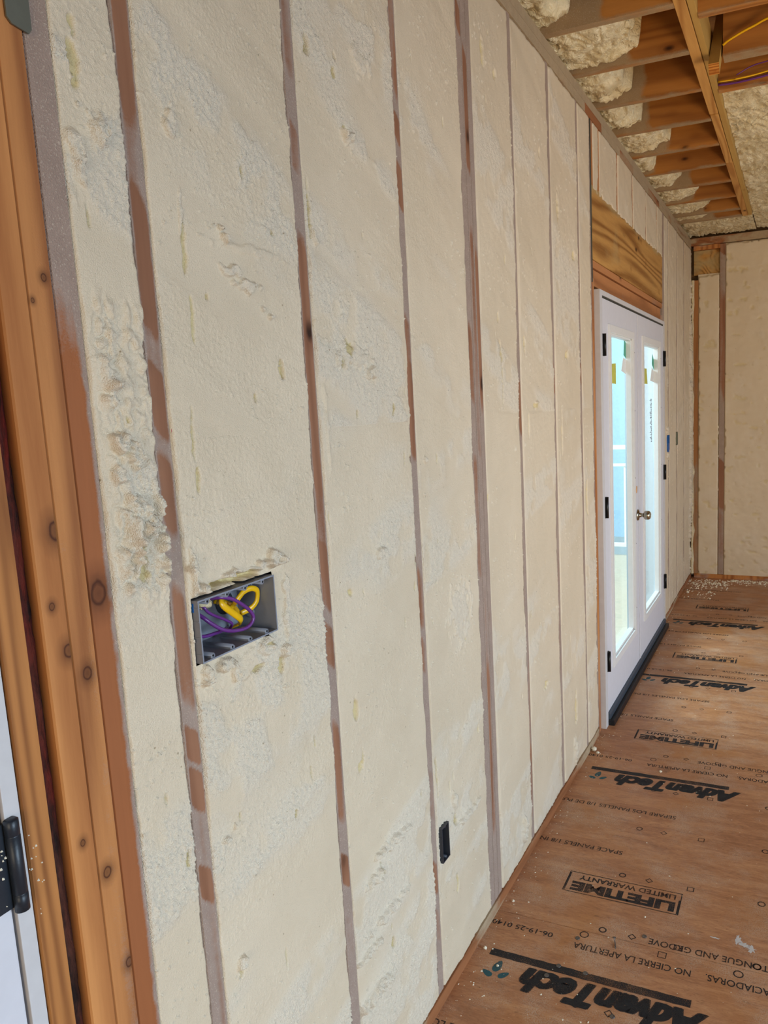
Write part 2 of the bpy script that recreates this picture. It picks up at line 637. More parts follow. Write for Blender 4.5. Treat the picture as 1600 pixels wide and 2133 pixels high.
# sheathing of the left wall, with the two door openings
wm = MB()
for (y0, y1, z0, z1) in ((YB, -0.45, 0, HC), (-0.45, 0.575, 2.1, HC), (0.575, 3.56, 0, HC), (3.56, 5.42, 2.14, HC), (5.42, YF + 0.12, 0, HC)):
    wm.box(-0.16, -0.145, y0, y1, z0, z1)
wm.build('wall_left', M['sheath'], kind='structure')
box('wall_far', M['sheath'], -0.16, XR, YF + 0.10, YF + 0.12, 0.0, HC, kind='structure')
rw = MB()
for (y0, y1, z0, z1) in ((YB, -0.4, 0, HC), (-0.4, 1.6, 0, 0.45), (-0.4, 1.6, 2.05, HC), (1.6, 3.2, 0, HC), (3.2, 5.2, 0, 0.45), (3.2, 5.2, 2.05, HC), (5.2, YF + 0.1, 0, HC)):
    rw.box(XR, XR + 0.12, y0, y1, z0, z1)
rw.build('wall_right', M['plaster'], kind='structure')
bw = MB()
for (x0, x1, z0, z1) in ((-0.16, 0.8, 0, HC), (0.8, 2.4, 0, 0.7), (0.8, 2.4, 2.3, HC), (2.4, XR, 0, HC)):
    bw.box(x0, x1, YB - 0.12, YB, z0, z1)
bw.build('wall_rear', M['plaster'], kind='structure')
box('ceiling', M['deck'], -0.16, XR + 0.12, YB - 0.12, YF + 0.12, HC, HC + 0.03, kind='structure')

# ------------------------------------------------------------------ studs of the left wall
ZP0, ZP1 = 0.038, 2.857


def film_profile(zz, yy, exposed, base, seed):
    """film amount 0..1, exposed = list of (z centre, half height, strength)"""
    f = np.full(zz.shape, base + 0.12) + (fbm(zz * 3.1, yy * 40, seed, 3) - 0.5) * 0.9
    for (zc, hh, st) in exposed:
        f = f - st * (1 - sstep(hh * 0.75, hh * 1.15, np.abs(zz - zc + (yy - yy.mean()) * 0.9)))
    return np.clip(f, 0, 1)


def board(name, mat, x0, x1, y0, y1, z0, z1, exposed=(), base=0.8, seed=1, res=0.006, parent=None, edge=0.0):
    """board whose room side carries a film attribute, as one closed box mesh"""
    mb_n = int((z1 - z0) / res) + 1
    my = max(4, int((y1 - y0) / 0.003))
    zs = np.linspace(z0, z1, mb_n)
    ys = np.concatenate([[y0], np.linspace(y0 + .0016, y1 - .0016, my - 2), [y1]])
    prof = [(x0, y0)] + [(x1 - (0.003 if i in (0, my - 1) else 0), y) for i, y in enumerate(ys)] + [(x0, y1), (x0, y0)]
    X = np.array([[p[0] for p in prof]] * mb_n)
    Y = np.array([[p[1] for p in prof]] * mb_n)
    Z = np.repeat(zs[:, None], len(prof), 1)
    F = film_profile(Z, Y, exposed, base, seed)
    if edge:
        near = np.maximum(sstep(y1 - edge * 0.014, y1 - 0.001, Y), (edge < 1) * sstep(y0 + edge * 0.014, y0 + 0.001, Y))
        F = np.clip(F + near * (0.35 + 0.9 * fbm(Z * 45, Y * 60, seed + 5, 3)), 0, 1)
    o = grid_object(name, X, Y, Z, mat, {'film': F}, parent, smooth=False, flip=False)
    return o


studs = [
    ('first', 0.845, 0.8795, 0.55, [(2.3, .25, .6), (1.86, .10, .7), (1.66, .05, .8), (1.52, .06, .5), (1.28, .10, .6), (1.12, .03, .9), (1.045, .035, 1.1), (0.88, .03, .9)]),
    ('second', 1.237, 1.271, 0.85, [(2.36, .12, .5), (2.12, .05, .7), (1.92, .06, .9), (1.78, .16, 1.0), (1.58, .10, .7), (1.42, .12, .6), (1.30, .07, .8), (1.16, .05, .8), (0.88, .12, .7), (0.66, .04, 1.0), (0.5, .06, .4)]),
    ('third', 1.650, 1.683, 0.72, [(2.47, .12, .6), (2.28, .03, .9), (2.15, .05, 1.0), (1.76, .10, .7), (1.62, .12, .8), (1.15, .08, .5), (1.0, .05, .5), (0.62, .08, .5), (0.38, .05, .6), (0.24, .05, .3)]),
    ('double', 2.036, 2.072, 0.85, [(2.68, .04, .8), (1.75, .12, .7), (1.3, .2, .6)]),
    ('triple', 2.0735, 2.106, 0.72, [(2.45, .16, 1.2), (1.95, .2, .5), (1.62, .15, .5), (0.55, .3, .6)]),
    ('quad', 2.1075, 2.137, 0.85, [(1.85, .25, .8), (1.2, .3, .4)]),
    ('fourth', 2.447, 2.477, 0.85, [(1.62, .10, .8), (0.6, .25, .4), (0.25, .15, .6)]),
    ('fifth', 2.848, 2.880, 0.85, [(1.72, .06, .8), (0.8, .3, .4)]),
    ('sixth', 3.248, 3.278, 0.86, [(1.75, .05, .6), (2.2, .10, .4)]),
]
slabel = {
    'first': 'wall stud left of the grey multi-gang box, brown wood patchily dusted with foam',
    'second': 'wall stud right of the grey multi-gang box, reddish wood showing through white film',
    'third': 'slim wall stud right beside the small dark outlet box',
    'double': 'left member of the triple stud in mid wall, grey with foam film',
    'triple': 'middle member of the triple stud, bare orange wood near the top',
    'quad': 'right member of the triple stud in mid wall, greyish film over brown',
    'fourth': 'narrow filmed stud just right of the triple stud',
    'fifth': 'narrow filmed stud, second to the right of the triple stud',
    'sixth': 'narrow filmed stud, last one before the French door framing',
}
for i, (k, y0, y1, base, ex) in enumerate(studs):
    o = board('wall_stud', M['stud'], -0.14, -0.0015, y0, y1, ZP0, ZP1, ex, base, 11 + i, edge=0.5)
    tag(o, slabel[k], 'wall stud', 'studs of the left wall')

# door-side framing at the very left
ply = [
    ('jack_stud', 'jamb_wood2', 0.5765, 0.611, 0.0, -0.3, [], 'striped amber stud directly beside the white jamb at the left edge'),
    ('jack_stud', 'ply_b', 0.6335, 0.6695, 0.0, -0.2, [], 'smooth amber stud to the right of the dark bark-edged gap'),
    ('jack_stud', 'ply_c', 0.6705, 0.7065, -0.001, -0.12, [], 'knotty amber stud in the middle of the built-up post at the left'),
]
for i, (nm, mt, y0, y1, x1, base, ex, lab) in enumerate(ply):
    o = board(nm, M[mt], -0.14, x1, y0, y1, ZP0, ZP1, ex, base, 40 + i)
    tag(o, lab, 'wall stud', 'built-up post beside the left doorway')
o = board('jack_stud', M['ply_e'], -0.14, -0.002, 0.7075, 0.745, ZP0, ZP1, [(0.9, .9, 1.3)], 0.9, 47, edge=1.0)
tag(o, 'rightmost stud of the built-up post, dusted mauve grey above and brown below', 'wall stud', 'built-up post beside the left doorway')
# bark-edged stud, set back
m = Mat('dark bark edge', 0.75, 0.2)
nz = m.noise(60, 5, 0.7, m.scale(1, 1, 0.25))
col = m.mix(m.rng(m.noise(1.6, 2), 0.48, 0.6), srgb(84, 56, 42), srgb(112, 22, 14))
M['bark'] = m.out(m.mix(m.rng(nz, 0.4, 0.65), col, srgb(36, 22, 18)), m.bump(nz, 0.008, 0.8))
zs = np.arange(ZP0, ZP1, 0.006)
ys = np.linspace(0.6115, 0.633, 6)
Z, Y = np.meshgrid(zs, ys, indexing='ij')
X = -0.012 - 0.006 * np.abs((Y - 0.622) / 0.011) + 0.006 * (fbm(Z * 40, Y * 200, 5) - 0.5)
o = grid_object('wane_stud', np.concatenate([np.full((len(zs), 1), -0.14), X, np.full((len(zs), 1), -0.14)], 1),
                np.concatenate([Y[:, :1], Y, Y[:, -1:]], 1), np.concatenate([Z[:, :1], Z, Z[:, -1:]], 1), M['bark'])
tag(o, 'recessed dark stud with rough bark edge between two amber studs at the left', 'wall stud')
# nail plate
np_ = MB()
pts = [(0.684, 2.112), (0.690, 2.106), (0.712, 2.103), (0.716, 2.109), (0.716, 2.26), (0.684, 2.26)]
np_.add([(0.0005, y, z) for y, z in pts] + [(0.003, y, z) for y, z in pts],
        [tuple(range(6))[::-1], tuple(range(6, 12))] + [(i, (i + 1) % 6, 6 + (i + 1) % 6, 6 + i) for i in range(6)])
o = np_.build('nail_plate', M['steel'])
tag(o, 'dark grey metal nail plate on the amber studs at the top left corner', 'nail plate')

# ------------------------------------------------------------------ left foreground doorway
d2 = empty('door_2', (-0.05, 0.3, 0.0), kind='structure')
box('door_jamb', M['white2'], -0.13, 0.0, 0.5535, 0.5735, 0.0, 2.1, 0.001, parent=d2)
box('jamb_head', M['white2'], -0.13, 0.0, -0.40, 0.553, 2.075, 2.1, 0.001, parent=d2)
sl = box('door_panel', M['white'], -0.05, -0.004, -0.36, 0.5495, 0.02, 2.07, 0.002, parent=d2)
hg = MB()
hg.lathe([(0, .0085), (0.022, .0085), (0.0225, .0075), (0.0235, .0085), (0.098, .0085), (0.0985, .0075), (0.0995, .0085), (0.118, .0085), (0.120, .006)], (0.0045, 0.5575, 1.043), (0, 0, 1), 20)
hg.box(-0.004, -0.001, 0.513, 0.556, 1.048, 1.158, 0.0008)
h = hg.build('hinge', M['blackdust'], d2)
h['label'] = 'dark hinge barrel speckled with foam crumbs'
rnd = random.Random(3)
sm = MB()
for i in range(26):
    y, z = (0.520 + rnd.random() * 0.035, 1.10 + rnd.gauss(0, .03)) if i < 12 else (0.575 + rnd.random() * 0.018, 1.085 + rnd.gauss(0, .035))
    r = 0.0006 + 0.0016 * rnd.random() ** 2
    x = 0.0005 if i < 12 else 0.001
    v = [(x + r * 1.3, y, z)] + [(x - 0.001, y + r * math.cos(a) * rnd.uniform(.6, 1.3), z + r * math.sin(a) * rnd.uniform(.6, 1.6)) for a in [k * math.pi / 3 for k in range(6)]]
    sm.add(v, [(0, 1 + k, 1 + (k + 1) % 6) for k in range(6)], True)
o = sm.build('foam_specks', M['crumb'])
tag(o, 'scatter of pale foam specks clinging around the dark hinge at lower left', 'foam debris', kind='stuff')

# ------------------------------------------------------------------ foam bays


def foam_bay(y0, y1, z0, z1, res, seed, label, feats=(), holes=(), lumpy=None, tear=0.0, edge=0.004, xb=0.0, bands=1.0, grp='spray foam bays of the left wall', pitn=14, ex=0.004):
    ny = int((y1 - y0 + 2 * ex) / res) + 1
    nz = int((z1 - z0) / res) + 1
    ys = np.linspace(y0 - ex, y1 + ex, ny)
    zs = np.linspace(z0, z1, nz)
    Z, Y = np.meshgrid(zs, ys, indexing='ij')
    rs = np.random.RandomState(seed)
    X = xb + 0.0010 + (fbm(Y * 3.2, Z * 2.4, seed) - 0.5) * 0.010 + (fbm(Y * 11, Z * 9, seed + 1) - 0.5) * 0.004
    # saw marks that sweep across the bay
    ph = (Z - 1.6)
    slope = np.where(ph > 0, -0.45, 0.22)
    T = Z - slope * (Y - y0)
    X += 0.0050 * (fbm(T * 13, Y * 0.8, seed + 3, 3) - 0.5)
    bandn = fbm(T * 5.5, Y * 1.3, seed + 4, 3)
    bandm = sstep(0.52, 0.66, bandn) * bands
    dots = fbm(Y * 210, Z * 190, seed + 5, 2)
    rough = np.clip(bandm * sstep(0.30, 0.55, fbm(Y * 17, Z * 15, seed + 8, 3)) * 1.1 + 0.12, 0, 1)
    dots2 = vnoise(Y * 330, Z * 290, seed + 16)
    X += bandm * rough * (0.0036 * dots ** 2 + 0.0030 * dots2 ** 3) + 0.0016 * dots2 ** 2 * sstep(0.35, 0.6, fbm(Y * 3, T * 9, seed + 18, 2))
    # loose crumbs
    cr = vnoise(Y / 0.0045, Z / 0.0045, seed + 9)
    cm = sstep(0.90, 0.97, cr) * sstep(0.45, 0.6, fbm(Y * 9, Z * 9, seed + 6, 2))
    X += 0.0045 * cm
    rough = np.maximum(rough, cm)
    pit = np.zeros_like(X)
    if lumpy:
        zc, hh, amp = lumpy
        lm = (1 - sstep(hh * 0.7, hh, np.abs(Z - zc))) * sstep(0.0, 0.3, (Y - y0) / (y1 - y0)) * (0.4 + 0.6 * sstep(0.3, 0.6, fbm(Y * 14, Z * 7, seed + 12, 2)))
        l1 = fbm(Y * 60, Z * 38, seed + 13, 4)
        X += lm * amp * (np.abs(l1 - 0.5) * 5.5 - 0.35)
        rough = np.maximum(rough, lm * sstep(0.55, 0.7, l1))
        rough = np.maximum(rough, lm * 0.7)
    # random small pits and nicks, elongated vertically
    F = list(feats)
    for i in range(pitn):
        F.append(('g', y0 + rs.rand() * (y1 - y0), z0 + 0.1 + rs.rand() * (z1 - z0 - 0.2), 0.002 + 0.003 * rs.rand(), 0.006 + 0.014 * rs.rand(), 0.004 + 0.004 * rs.rand()))
    wy = (fbm(Y * 70, Z * 50, seed + 20, 3) - 0.5) * 1.4
    wz = (fbm(Y * 60, Z * 40, seed + 22, 3) - 0.5) * 1.4
    for (k, fy, fz, ry, rz, h) in F:
        d = np.sqrt(((Y - fy) / ry + wy) ** 2 + ((Z - fz) / rz + wz) ** 2)
        mk = 1 - sstep(0.55, 1.0, d)
        if k == 'g':
            X -= h * mk
            pit = np.maximum(pit, mk)
        elif k == 'd':
            X -= h * mk
            pit = np.maximum(pit, mk * 0.9)
        elif k == 's':        # smooth raised smear
            X += h * mk
        else:                 # bump of torn foam
            X += h * mk * (0.25 + 1.7 * fbm(Y * 120, Z * 110, seed + 30, 3))
            rough = np.maximum(rough, mk * 0.9)
    # ragged edges against the studs
    en = (fbm(Z * 24, Z * 0 + 3.3, seed + 40, 4) - 0.5) * 2
    en2 = (fbm(Z * 24, Z * 0 + 9.1, seed + 41, 4) - 0.5) * 2
    l = Y - (y0 - 0.001) - en * edge
    r = (y1 + 0.001) - Y - en2 * edge
    e = np.minimum(l, r)
    tn = (fbm(Y * 26, Z * 0 + 1.7, seed + 42, 4) - 0.5) * 2
    e = np.minimum(e, (Z - z0 - 0.004) - tn * (0.006 + tear) + 0.004)
    e = np.minimum(e, (z1 - Z - 0.004) - tn * (0.004) + 0.002)
    X = np.where(e < 0.0035, X - 0.013 * (1 - sstep(-0.001, 0.0035, e)), X)
    keep = None
    if holes:
        kc = np.ones((nz - 1, ny - 1), bool)
        yc = (ys[:-1] + ys[1:]) / 2
        zc_ = (zs[:-1] + zs[1:]) / 2
        for (a, b, c, d_) in holes:
            kc &= ~(((zc_ > c) & (zc_ < d_))[:, None] & ((yc > a) & (yc < b))[None, :])
        keep = kc
    o = grid_object('foam_insulation', X, Y, Z, M['foam'], {'rough': rough, 'pit': pit}, keep=keep, flip=True)
    tag(o, label, 'foam insulation', grp)
    return o


f0 = [('b', .765, 1.97, .012, .05, .006), ('b', .80, 2.02, .016, .03, .008), ('b', .79, 1.47, .018, .05, .012), ('b', .775, 1.60, .014, .02, .013),
      ('b', .80, 1.585, .012, .02, .012), ('g', .80, 1.425, .012, .025, .006), ('b', .768, 1.555, .012, .02, .011), ('g', .775, 2.10, .008, .05, .006),
      ('b', .805, 1.50, .010, .03, .010), ('b', .77, 1.67, .013, .02, .011)]
foam_bay(.745, .845, ZP0, ZP1, .002, 101, 'narrow lumpy foam strip between the amber post and the first stud', f0, lumpy=(1.585, .24, .013), bands=1.0, pitn=10, edge=.003)
f1 = [('g', 1.161, 1.717, .011, .020, .010), ('b', .940, 1.93, .006, .05, .003), ('g', .943, 1.88, .006, .05, .005), ('g', .945, 1.78, .005, .04, .004),
      ('b', .934, 2.07, .012, .03, .006), ('b', 1.03, 1.921, .010, .011, .010), ('b', 1.02, 1.935, .006, .006, .008), ('b', 1.137, 1.804, .008, .006, .010), ('b', 1.118, 1.815, .006, .006, .008),
      ('b', 1.08, 1.85, .04, .012, .006), ('b', 1.04, 1.87, .03, .012, .006), ('s', 1.10, 1.91, .10, .010, .003),
      ('g', .92, 1.60, .004, .05, .006), ('g', .925, 1.53, .006, .03, .006),
      ('b', 1.095, 1.378, .026, .022, .016), ('b', 1.06, 1.372, .02, .010, .010), ('d', 1.00, 1.362, .065, .010, .022), ('d', .94, 1.362, .04, .008, .018),
      ('b', .893, 1.405, .008, .045, .010), ('b', .905, 1.365, .012, .010, .012), ('b', .975, 1.372, .022, .007, .010), ('b', 1.03, 1.366, .02, .006, .010),
      ('b', .900, 1.215, .012, .028, .013), ('b', .945, 1.226, .018, .015, .012), ('s', 1.005, 1.208, .040, .028, .004), ('b', .965, 1.205, .008, .020, .012), ('d', 1.025, 1.190, .020, .008, .010),
      ('b', 1.05, 1.225, .022, .018, .009), ('b', 1.10, 1.20, .016, .020, .010), ('d', 1.09, 1.175, .014, .016, .008), ('g', 1.06, 1.228, .016, .005, .010),
      ('b', .91, .928, .010, .006, .008), ('b', .935, .940, .006, .006, .006), ('b', .918, .690, .010, .016, .010), ('d', .920, .672, .007, .010, .008),
      ('b', 1.12, 1.30, .012, .05, .005), ('b', 1.11, 1.25, .008, .04, .006), ('s', 1.26, 1.0, .01, .2, .001)]
foam_bay(.8795, 1.237, ZP0, ZP1, .002, 211, 'wide foam bay around the grey multi-gang box, torn above and below it', f1, holes=[(.884, 1.082, 1.243, 1.352)], pitn=16)
f2 = [('d', 1.310, 2.319, .012, .024, .014), ('d', 1.406, 2.335, .006, .014, .012), ('g', 1.400, 2.305, .009, .012, .006), ('b', 1.436, 2.190, .020, .020, .010), ('g', 1.43, 2.205, .012, .010, .006),
      ('b', 1.41, 1.745, .07, .030, .006), ('b', 1.48, 1.715, .03, .014, .008), ('g', 1.39, 1.76, .015, .02, .005), ('g', 1.345, 1.247, .014, .010, .006), ('b', 1.47, 1.31, .03, .012, .007),
      ('g', 1.334, .992, .012, .026, .008), ('g', 1.343, .850, .014, .016, .007), ('g', 1.352, .865, .006, .026, .006), ('b', 1.45, .615, .10, .014, .009), ('b', 1.36, .575, .06, .014, .009),
      ('b', 1.42, .455, .10, .013, .009), ('b', 1.33, .415, .06, .012, .009), ('b', 1.35, .30, .08, .02, .010), ('g', 1.43, .36, .008, .016, .008), ('g', 1.60, .655, .004, .016, .008),
      ('s', 1.29, 1.60, .008, .10, .004), ('g', 1.286, 2.01, .006, .05, .006), ('b', 1.297, 1.97, .006, .02, .006), ('g', 1.57, 1.63, .006, .014, .005), ('b', 1.50, 2.36, .05, .03, .004)]
foam_bay(1.271, 1.650, ZP0, ZP1, .0025, 307, 'foam bay left of the small dark outlet box, crossed by crumbly diagonal saw marks', f2, pitn=18)
f3 = [('g', 1.702, .665, .006, .05, .010), ('b', 1.79, .535, .012, .03, .010), ('d', 1.80, .475, .014, .02, .010), ('g', 1.80, .275, .008, .04, .006), ('b', 1.72, 1.50, .008, .012, .006),
      ('b', 1.88, .45, .10, .012, .008), ('b', 1.9, 1.05, .08, .10, .004), ('g', 1.83, 2.64, .012, .012, .008)]
foam_bay(1.683, 2.036, ZP0, ZP1, .003, 409, 'foam bay right of the small dark outlet box, ending at the triple stud', f3, holes=[(1.6905, 1.735, .407, .508)], pitn=14)
f4 = [('g', 2.219, 2.654, .014, .05, .008), ('d', 2.32, 2.62, .014, .016, .012), ('g', 2.289, 1.79, .010, .04, .008), ('g', 2.30, 1.70, .006, .08, .006), ('b', 2.351, .13, .03, .05, .012), ('g', 2.28, 1.9, .008, .02, .008)]
foam_bay(2.137, 2.447, ZP0, ZP1, .004, 503, 'smooth foam bay directly right of the triple stud', f4, pitn=14)
f5 = [('d', 2.633, 1.62, .035, .012, .012), ('s', 2.635, 1.622, .022, .016, .014), ('g', 2.54, 1.55, .010, .05, .010), ('g', 2.52, 1.83, .012, .03, .008), ('g', 2.66, .55, .03, .02, .01), ('g', 2.74, 2.51, .010, .02, .012)]
foam_bay(2.477, 2.848, ZP0, ZP1, .005, 601, 'foam bay with a small round plug at mid height, second past the triple stud', f5, pitn=14)
f6 = [('g', 3.041, 1.815, .03, .03, .012), ('g', 3.065, .29, .020, .09, .012), ('b', 3.04, .12, .03, .07, .010), ('d', 2.96, 2.37, .02, .06, .012), ('g', 3.18, 2.222, .02, .03, .01), ('g', 2.95, 1.52, .012, .10, .010)]
foam_bay(2.880, 3.248, ZP0, ZP1, .005, 709, 'foam bay with yellow gouges low down, last full bay before the French door', f6, pitn=14)
foam_bay(3.278, 3.462, ZP0, ZP1, .006, 811, 'narrow crumbly foam strip beside the French door framing', [('g', 3.33, 1.2, .02, .10, .008)], bands=1.6, pitn=10)

# ------------------------------------------------------------------ plates
bp = board('x', M['plate'], -0.14, 0.0, 0, 1, 0, 1, [], 0, 1)
bpy.data.objects.remove(bp)


def hplate(name, mat, x1, y0, y1, z0, z1, base, seed, label, cat='wall plate', ex=()):
    ny = int((y1 - y0) / 0.012) + 1
    ys = np.linspace(y0, y1, ny)
    nzv = 6
    zs = np.linspace(z0, z1, nzv)
    Y, Z = np.meshgrid(ys, zs, indexing='ij')
    X = np.full(Y.shape, x1)
    X = np.concatenate([np.full((ny, 1), -0.14), X, np.full((ny, 2), -0.14)], 1)
    Zc = np.concatenate([Z[:, :1], Z, Z[:, -1:], Z[:, :1]], 1)
    Yc = np.repeat(ys[:, None], Zc.shape[1], 1)
    F = np.clip(base + (fbm(Yc * 4, Zc * 30, seed, 4) - 0.5) * 2.0, 0, 1)
    for (a, b, st) in ex:
        F = np.where((Yc > a) & (Yc < b), np.clip(F - st, 0, 1), F)
    o = grid_object(name, X, Yc, Zc, mat, {'film': F}, flip=True, smooth=False)
    tag(o, label, cat)
    return o


hplate('bottom_plate', M['plate'], 0.004, 0.576, 3.46, 0.0, 0.038, 0.30, 71, 'brown bottom plate running along the floor under the near left wall')
hplate('bottom_plate', M['plate'], 0.004, 5.50, 6.93, 0.0, 0.038, 0.45, 73, 'short bottom plate on the floor beyond the French door')
hplate('top_plate', M['plate'], 0.002, 0.2, 6.93, 2.857, 2.8945, 0.95, 75, 'lower top plate above the foam bays, mostly coated in foam film', ex=((3.4, 3.7, .7), (4.1, 4.45, .5), (4.9, 5.3, .5)))
hplate('top_plate', M['plate'], 0.002, 0.2, 6.93, 2.8955, 2.933, 1.0, 77, 'upper top plate directly under the joist ends, rough with foam')

# ------------------------------------------------------------------ French door opening
# framing left of door
o = board('king_stud', M['stud'], -0.14, -0.0015, 3.466, 3.484, ZP0, ZP1, [], 0.55, 81)
tag(o, 'slim king stud edge right of the crumbly foam strip before the French door', 'wall stud')
box('gap_shade_strip', M['gap_shade'], -0.03, 0.0025, 3.4870, 3.4925, 2.16, 2.855)  # dark strip whose colour stands in for shade in the gap between studs
o = bpy.context.scene.objects['gap_shade_strip']
tag(o, 'dark strip painted as gap shade, running up the wall left of the door header', 'painted gap shade')
for i, (y0, y1, lab) in enumerate(((3.4945, 3.520, 'reddish trimmer stud next to the dark gap line left of the French door'), (3.523, 3.5430, 'orange shim strip between trimmer stud and white door frame'))):
    o = board('trimmer_stud' if i == 0 else 'shim_strip', M['jamb_wood'], -0.14, -0.002 - 0.004 * i, y0, y1, 0.0, 2.18, [], 0.1, 83 + i)
    tag(o, lab, 'wall stud' if i == 0 else 'wood strip')
o = board('trimmer_stud', M['jamb_wood'], -0.14, -0.002, 5.395, 5.43, 0.0, 2.18, [], 0.3, 89)
tag(o, 'trimmer stud hidden behind the right edge of the French door', 'wall stud')


def hbeam(name, mat, y0, y1, z0, z1, x1, base, seed, label, cat='header', topfilm=0.0):
    ny = int((y1 - y0) / 0.012) + 1
    nzv = max(4, int((z1 - z0) / 0.012))
    ys = np.linspace(y0, y1, ny)
    zs = np.linspace(z0, z1, nzv)
    Y, Z = np.meshgrid(ys, zs, indexing='ij')
    X = np.full(Y.shape, x1)
    X = np.concatenate([np.full((ny, 1), -0.14), X, np.full((ny, 2), -0.14)], 1)
    Zc = np.concatenate([Z[:, :1], Z, Z[:, -1:], Z[:, :1]], 1)
    Yc = np.repeat(ys[:, None], Zc.shape[1], 1)
    F = np.clip(base + (fbm(Yc * 5, Zc * 9, seed, 4) - 0.5) * 0.8 + topfilm * sstep(z1 - 0.05, z1, Zc), 0, 1)
    o = grid_object(name, X, Yc, Zc, mat, {'film': F}, flip=True, smooth=False)
    tag(o, label, cat)
    return o


hbeam('door_header', M['header'], 3.4945, 5.46, 2.262, 2.583, -0.001, 0.12, 91, 'broad golden veneer header beam above the French door', topfilm=0.5)
hbeam('header_block', M['block_y'], 3.500, 5.43, 2.228, 2.260, -0.004, 0.12, 93, 'upper reddish board under the header, dotted with dark knots', 'header')
hbeam('header_block', M['block_y'], 3.545, 5.40, 2.150, 2.222, -0.010, 0.05, 95, 'lower reddish board resting just above the white door head', 'header')
# cripples above header
for i, yc in enumerate((3.52, 3.64, 4.03, 4.42, 4.82, 5.21, 5.44)):
    o = board('cripple_stud', M['jamb_wood'], -0.14, -0.0012, yc - .016, yc + .016, 2.584, ZP1, [], 0.25, 120 + i)
    words = ['directly above the near end of the header', 'second from the near end of the header', 'third from the near end of the header', 'above the middle of the French door',
             'above the right door leaf', 'second from the far end of the header', 'at the far end of the header'][i]
    tag(o, 'short cripple stud ' + words, 'wall stud', 'cripple studs above the door header')
cy = (3.52, 3.64, 4.03, 4.42, 4.82, 5.21, 5.44)
for i in range(6):
    words = ['sliver of foam beside the near end of the header', 'first wide foam bay above the door header, nearest the camera', 'second wide foam bay above the door header',
             'third wide foam bay above the door header', 'fourth wide foam bay above the door header', 'last narrow foam bay above the far end of the header'][i]
    foam_bay(cy[i] + .016, cy[i + 1] - .016, 2.565, ZP1, .006, 900 + i * 31, words, [], grp='foam bays above the door header', tear=0.018, bands=0.4, pitn=2, edge=.003, xb=0.001)

# door unit ----------------------------------------------------------
d1 = empty('door_1', (0.0, 4.46, 0.0), kind='structure')
JX = 0.020
jf = MB()
jf.box(-0.12, JX, 3.5445, 3.590, 0.0, 2.135, .0015)
jf.box(-0.12, JX, 5.352, 5.392, 0.0, 2.135, .0015)
jf.box(-0.12, JX, 3.590, 5.352, 2.112, 2.135, .0015)
jf.build('door_frame', M['white2'], d1)
box('weather_strip', M['gap'], -0.06, JX - 0.004, 3.592, 5.350, 2.103, 2.1115, parent=d1)
sp = MB()
sp.box(-0.12, 0.050, 3.592, 5.350, 0.0, 0.030, .002)
s1 = sp.build('threshold', M['sill'], d1)
box('sill_strip', M['sweep'], -0.02, 0.030, 3.594, 5.348, 0.0305, 0.062, .004, parent=s1)


def leaf(y0, y1, ly0, ly1, name, hy, active):
    SX = 0.016          # face of the slab
    T = 0.044
    z0, z1 = 0.064, 2.101
    lz0, lz1 = 0.285, 1.965
    mb = MB()
    mb.box(SX - T, SX, y0, ly0, z0, z1)
    mb.box(SX - T, SX, ly1, y1, z0, z1)
    mb.box(SX - T, SX, ly0, ly1, z0, lz0)
    mb.box(SX - T, SX, ly0, ly1, lz1, z1)
    p = mb.build('door_leaf', M['white'], d1)
    p['label'] = name
    # raised glazing frame
    w = 0.052
    gf = MB()
    oy0, oy1, oz0, oz1 = ly0 - 0.026, ly1 + 0.026, lz0 - 0.026, lz1 + 0.026
    for (a, b, c, d_) in ((oy0, ly0 + 0.012, oz0, oz1), (ly1 - 0.012, oy1, oz0, oz1), (ly0 + 0.012, ly1 - 0.012, oz0, lz0 + 0.012), (ly0 + 0.012, ly1 - 0.012, lz1 - 0.012, oz1)):
        gf.box(-0.014, SX + 0.009, a, b, c, d_, 0.003)
    for (a, b, c, d_) in ((ly0 + 0.010, ly0 + 0.022, lz0 + .01, lz1 - .01), (ly1 - 0.022, ly1 - 0.010, lz0 + .01, lz1 - .01), (ly0 + 0.01, ly1 - 0.01, lz0 + 0.010, lz0 + 0.022), (ly0 + 0.01, ly1 - 0.01, lz1 - 0.022, lz1 - 0.010)):
        gf.box(-0.016, SX - 0.004, a, b, c, d_, 0.002)
    fr_ = gf.build('glazing_frame', M['trimwhite'], p)
    gp = box('glass_pane', M['glass'], -0.020, -0.016, ly0 + 0.008, ly1 - 0.008, lz0 + 0.008, lz1 - 0.008, parent=p)
    # screws along the glazing frame
    sc = MB()
    for zz in (0.42, 0.80, 1.18, 1.56, 1.88):
        sc.lathe([(0, .003), (0.001, .003)], (SX + 0.0088, oy1 - 0.008, zz), (1, 0, 0), 8)
    sc.build('screw', M['hole'], p)
    if len(sc.f):
        pass
    for zc in (1.885, 1.112, 0.335):
        hb = MB()
        yy = hy
        hb.lathe([(0, .0075), (0.103, .0075)], (JX + 0.0078, yy, zc - 0.0515), (0, 0, 1), 14)
        hb.box(JX - 0.002, JX + 0.004, yy - 0.012, yy + 0.012, zc - 0.0515, zc + 0.0515)
        hb.build('hinge', M['black'], p)
    return p


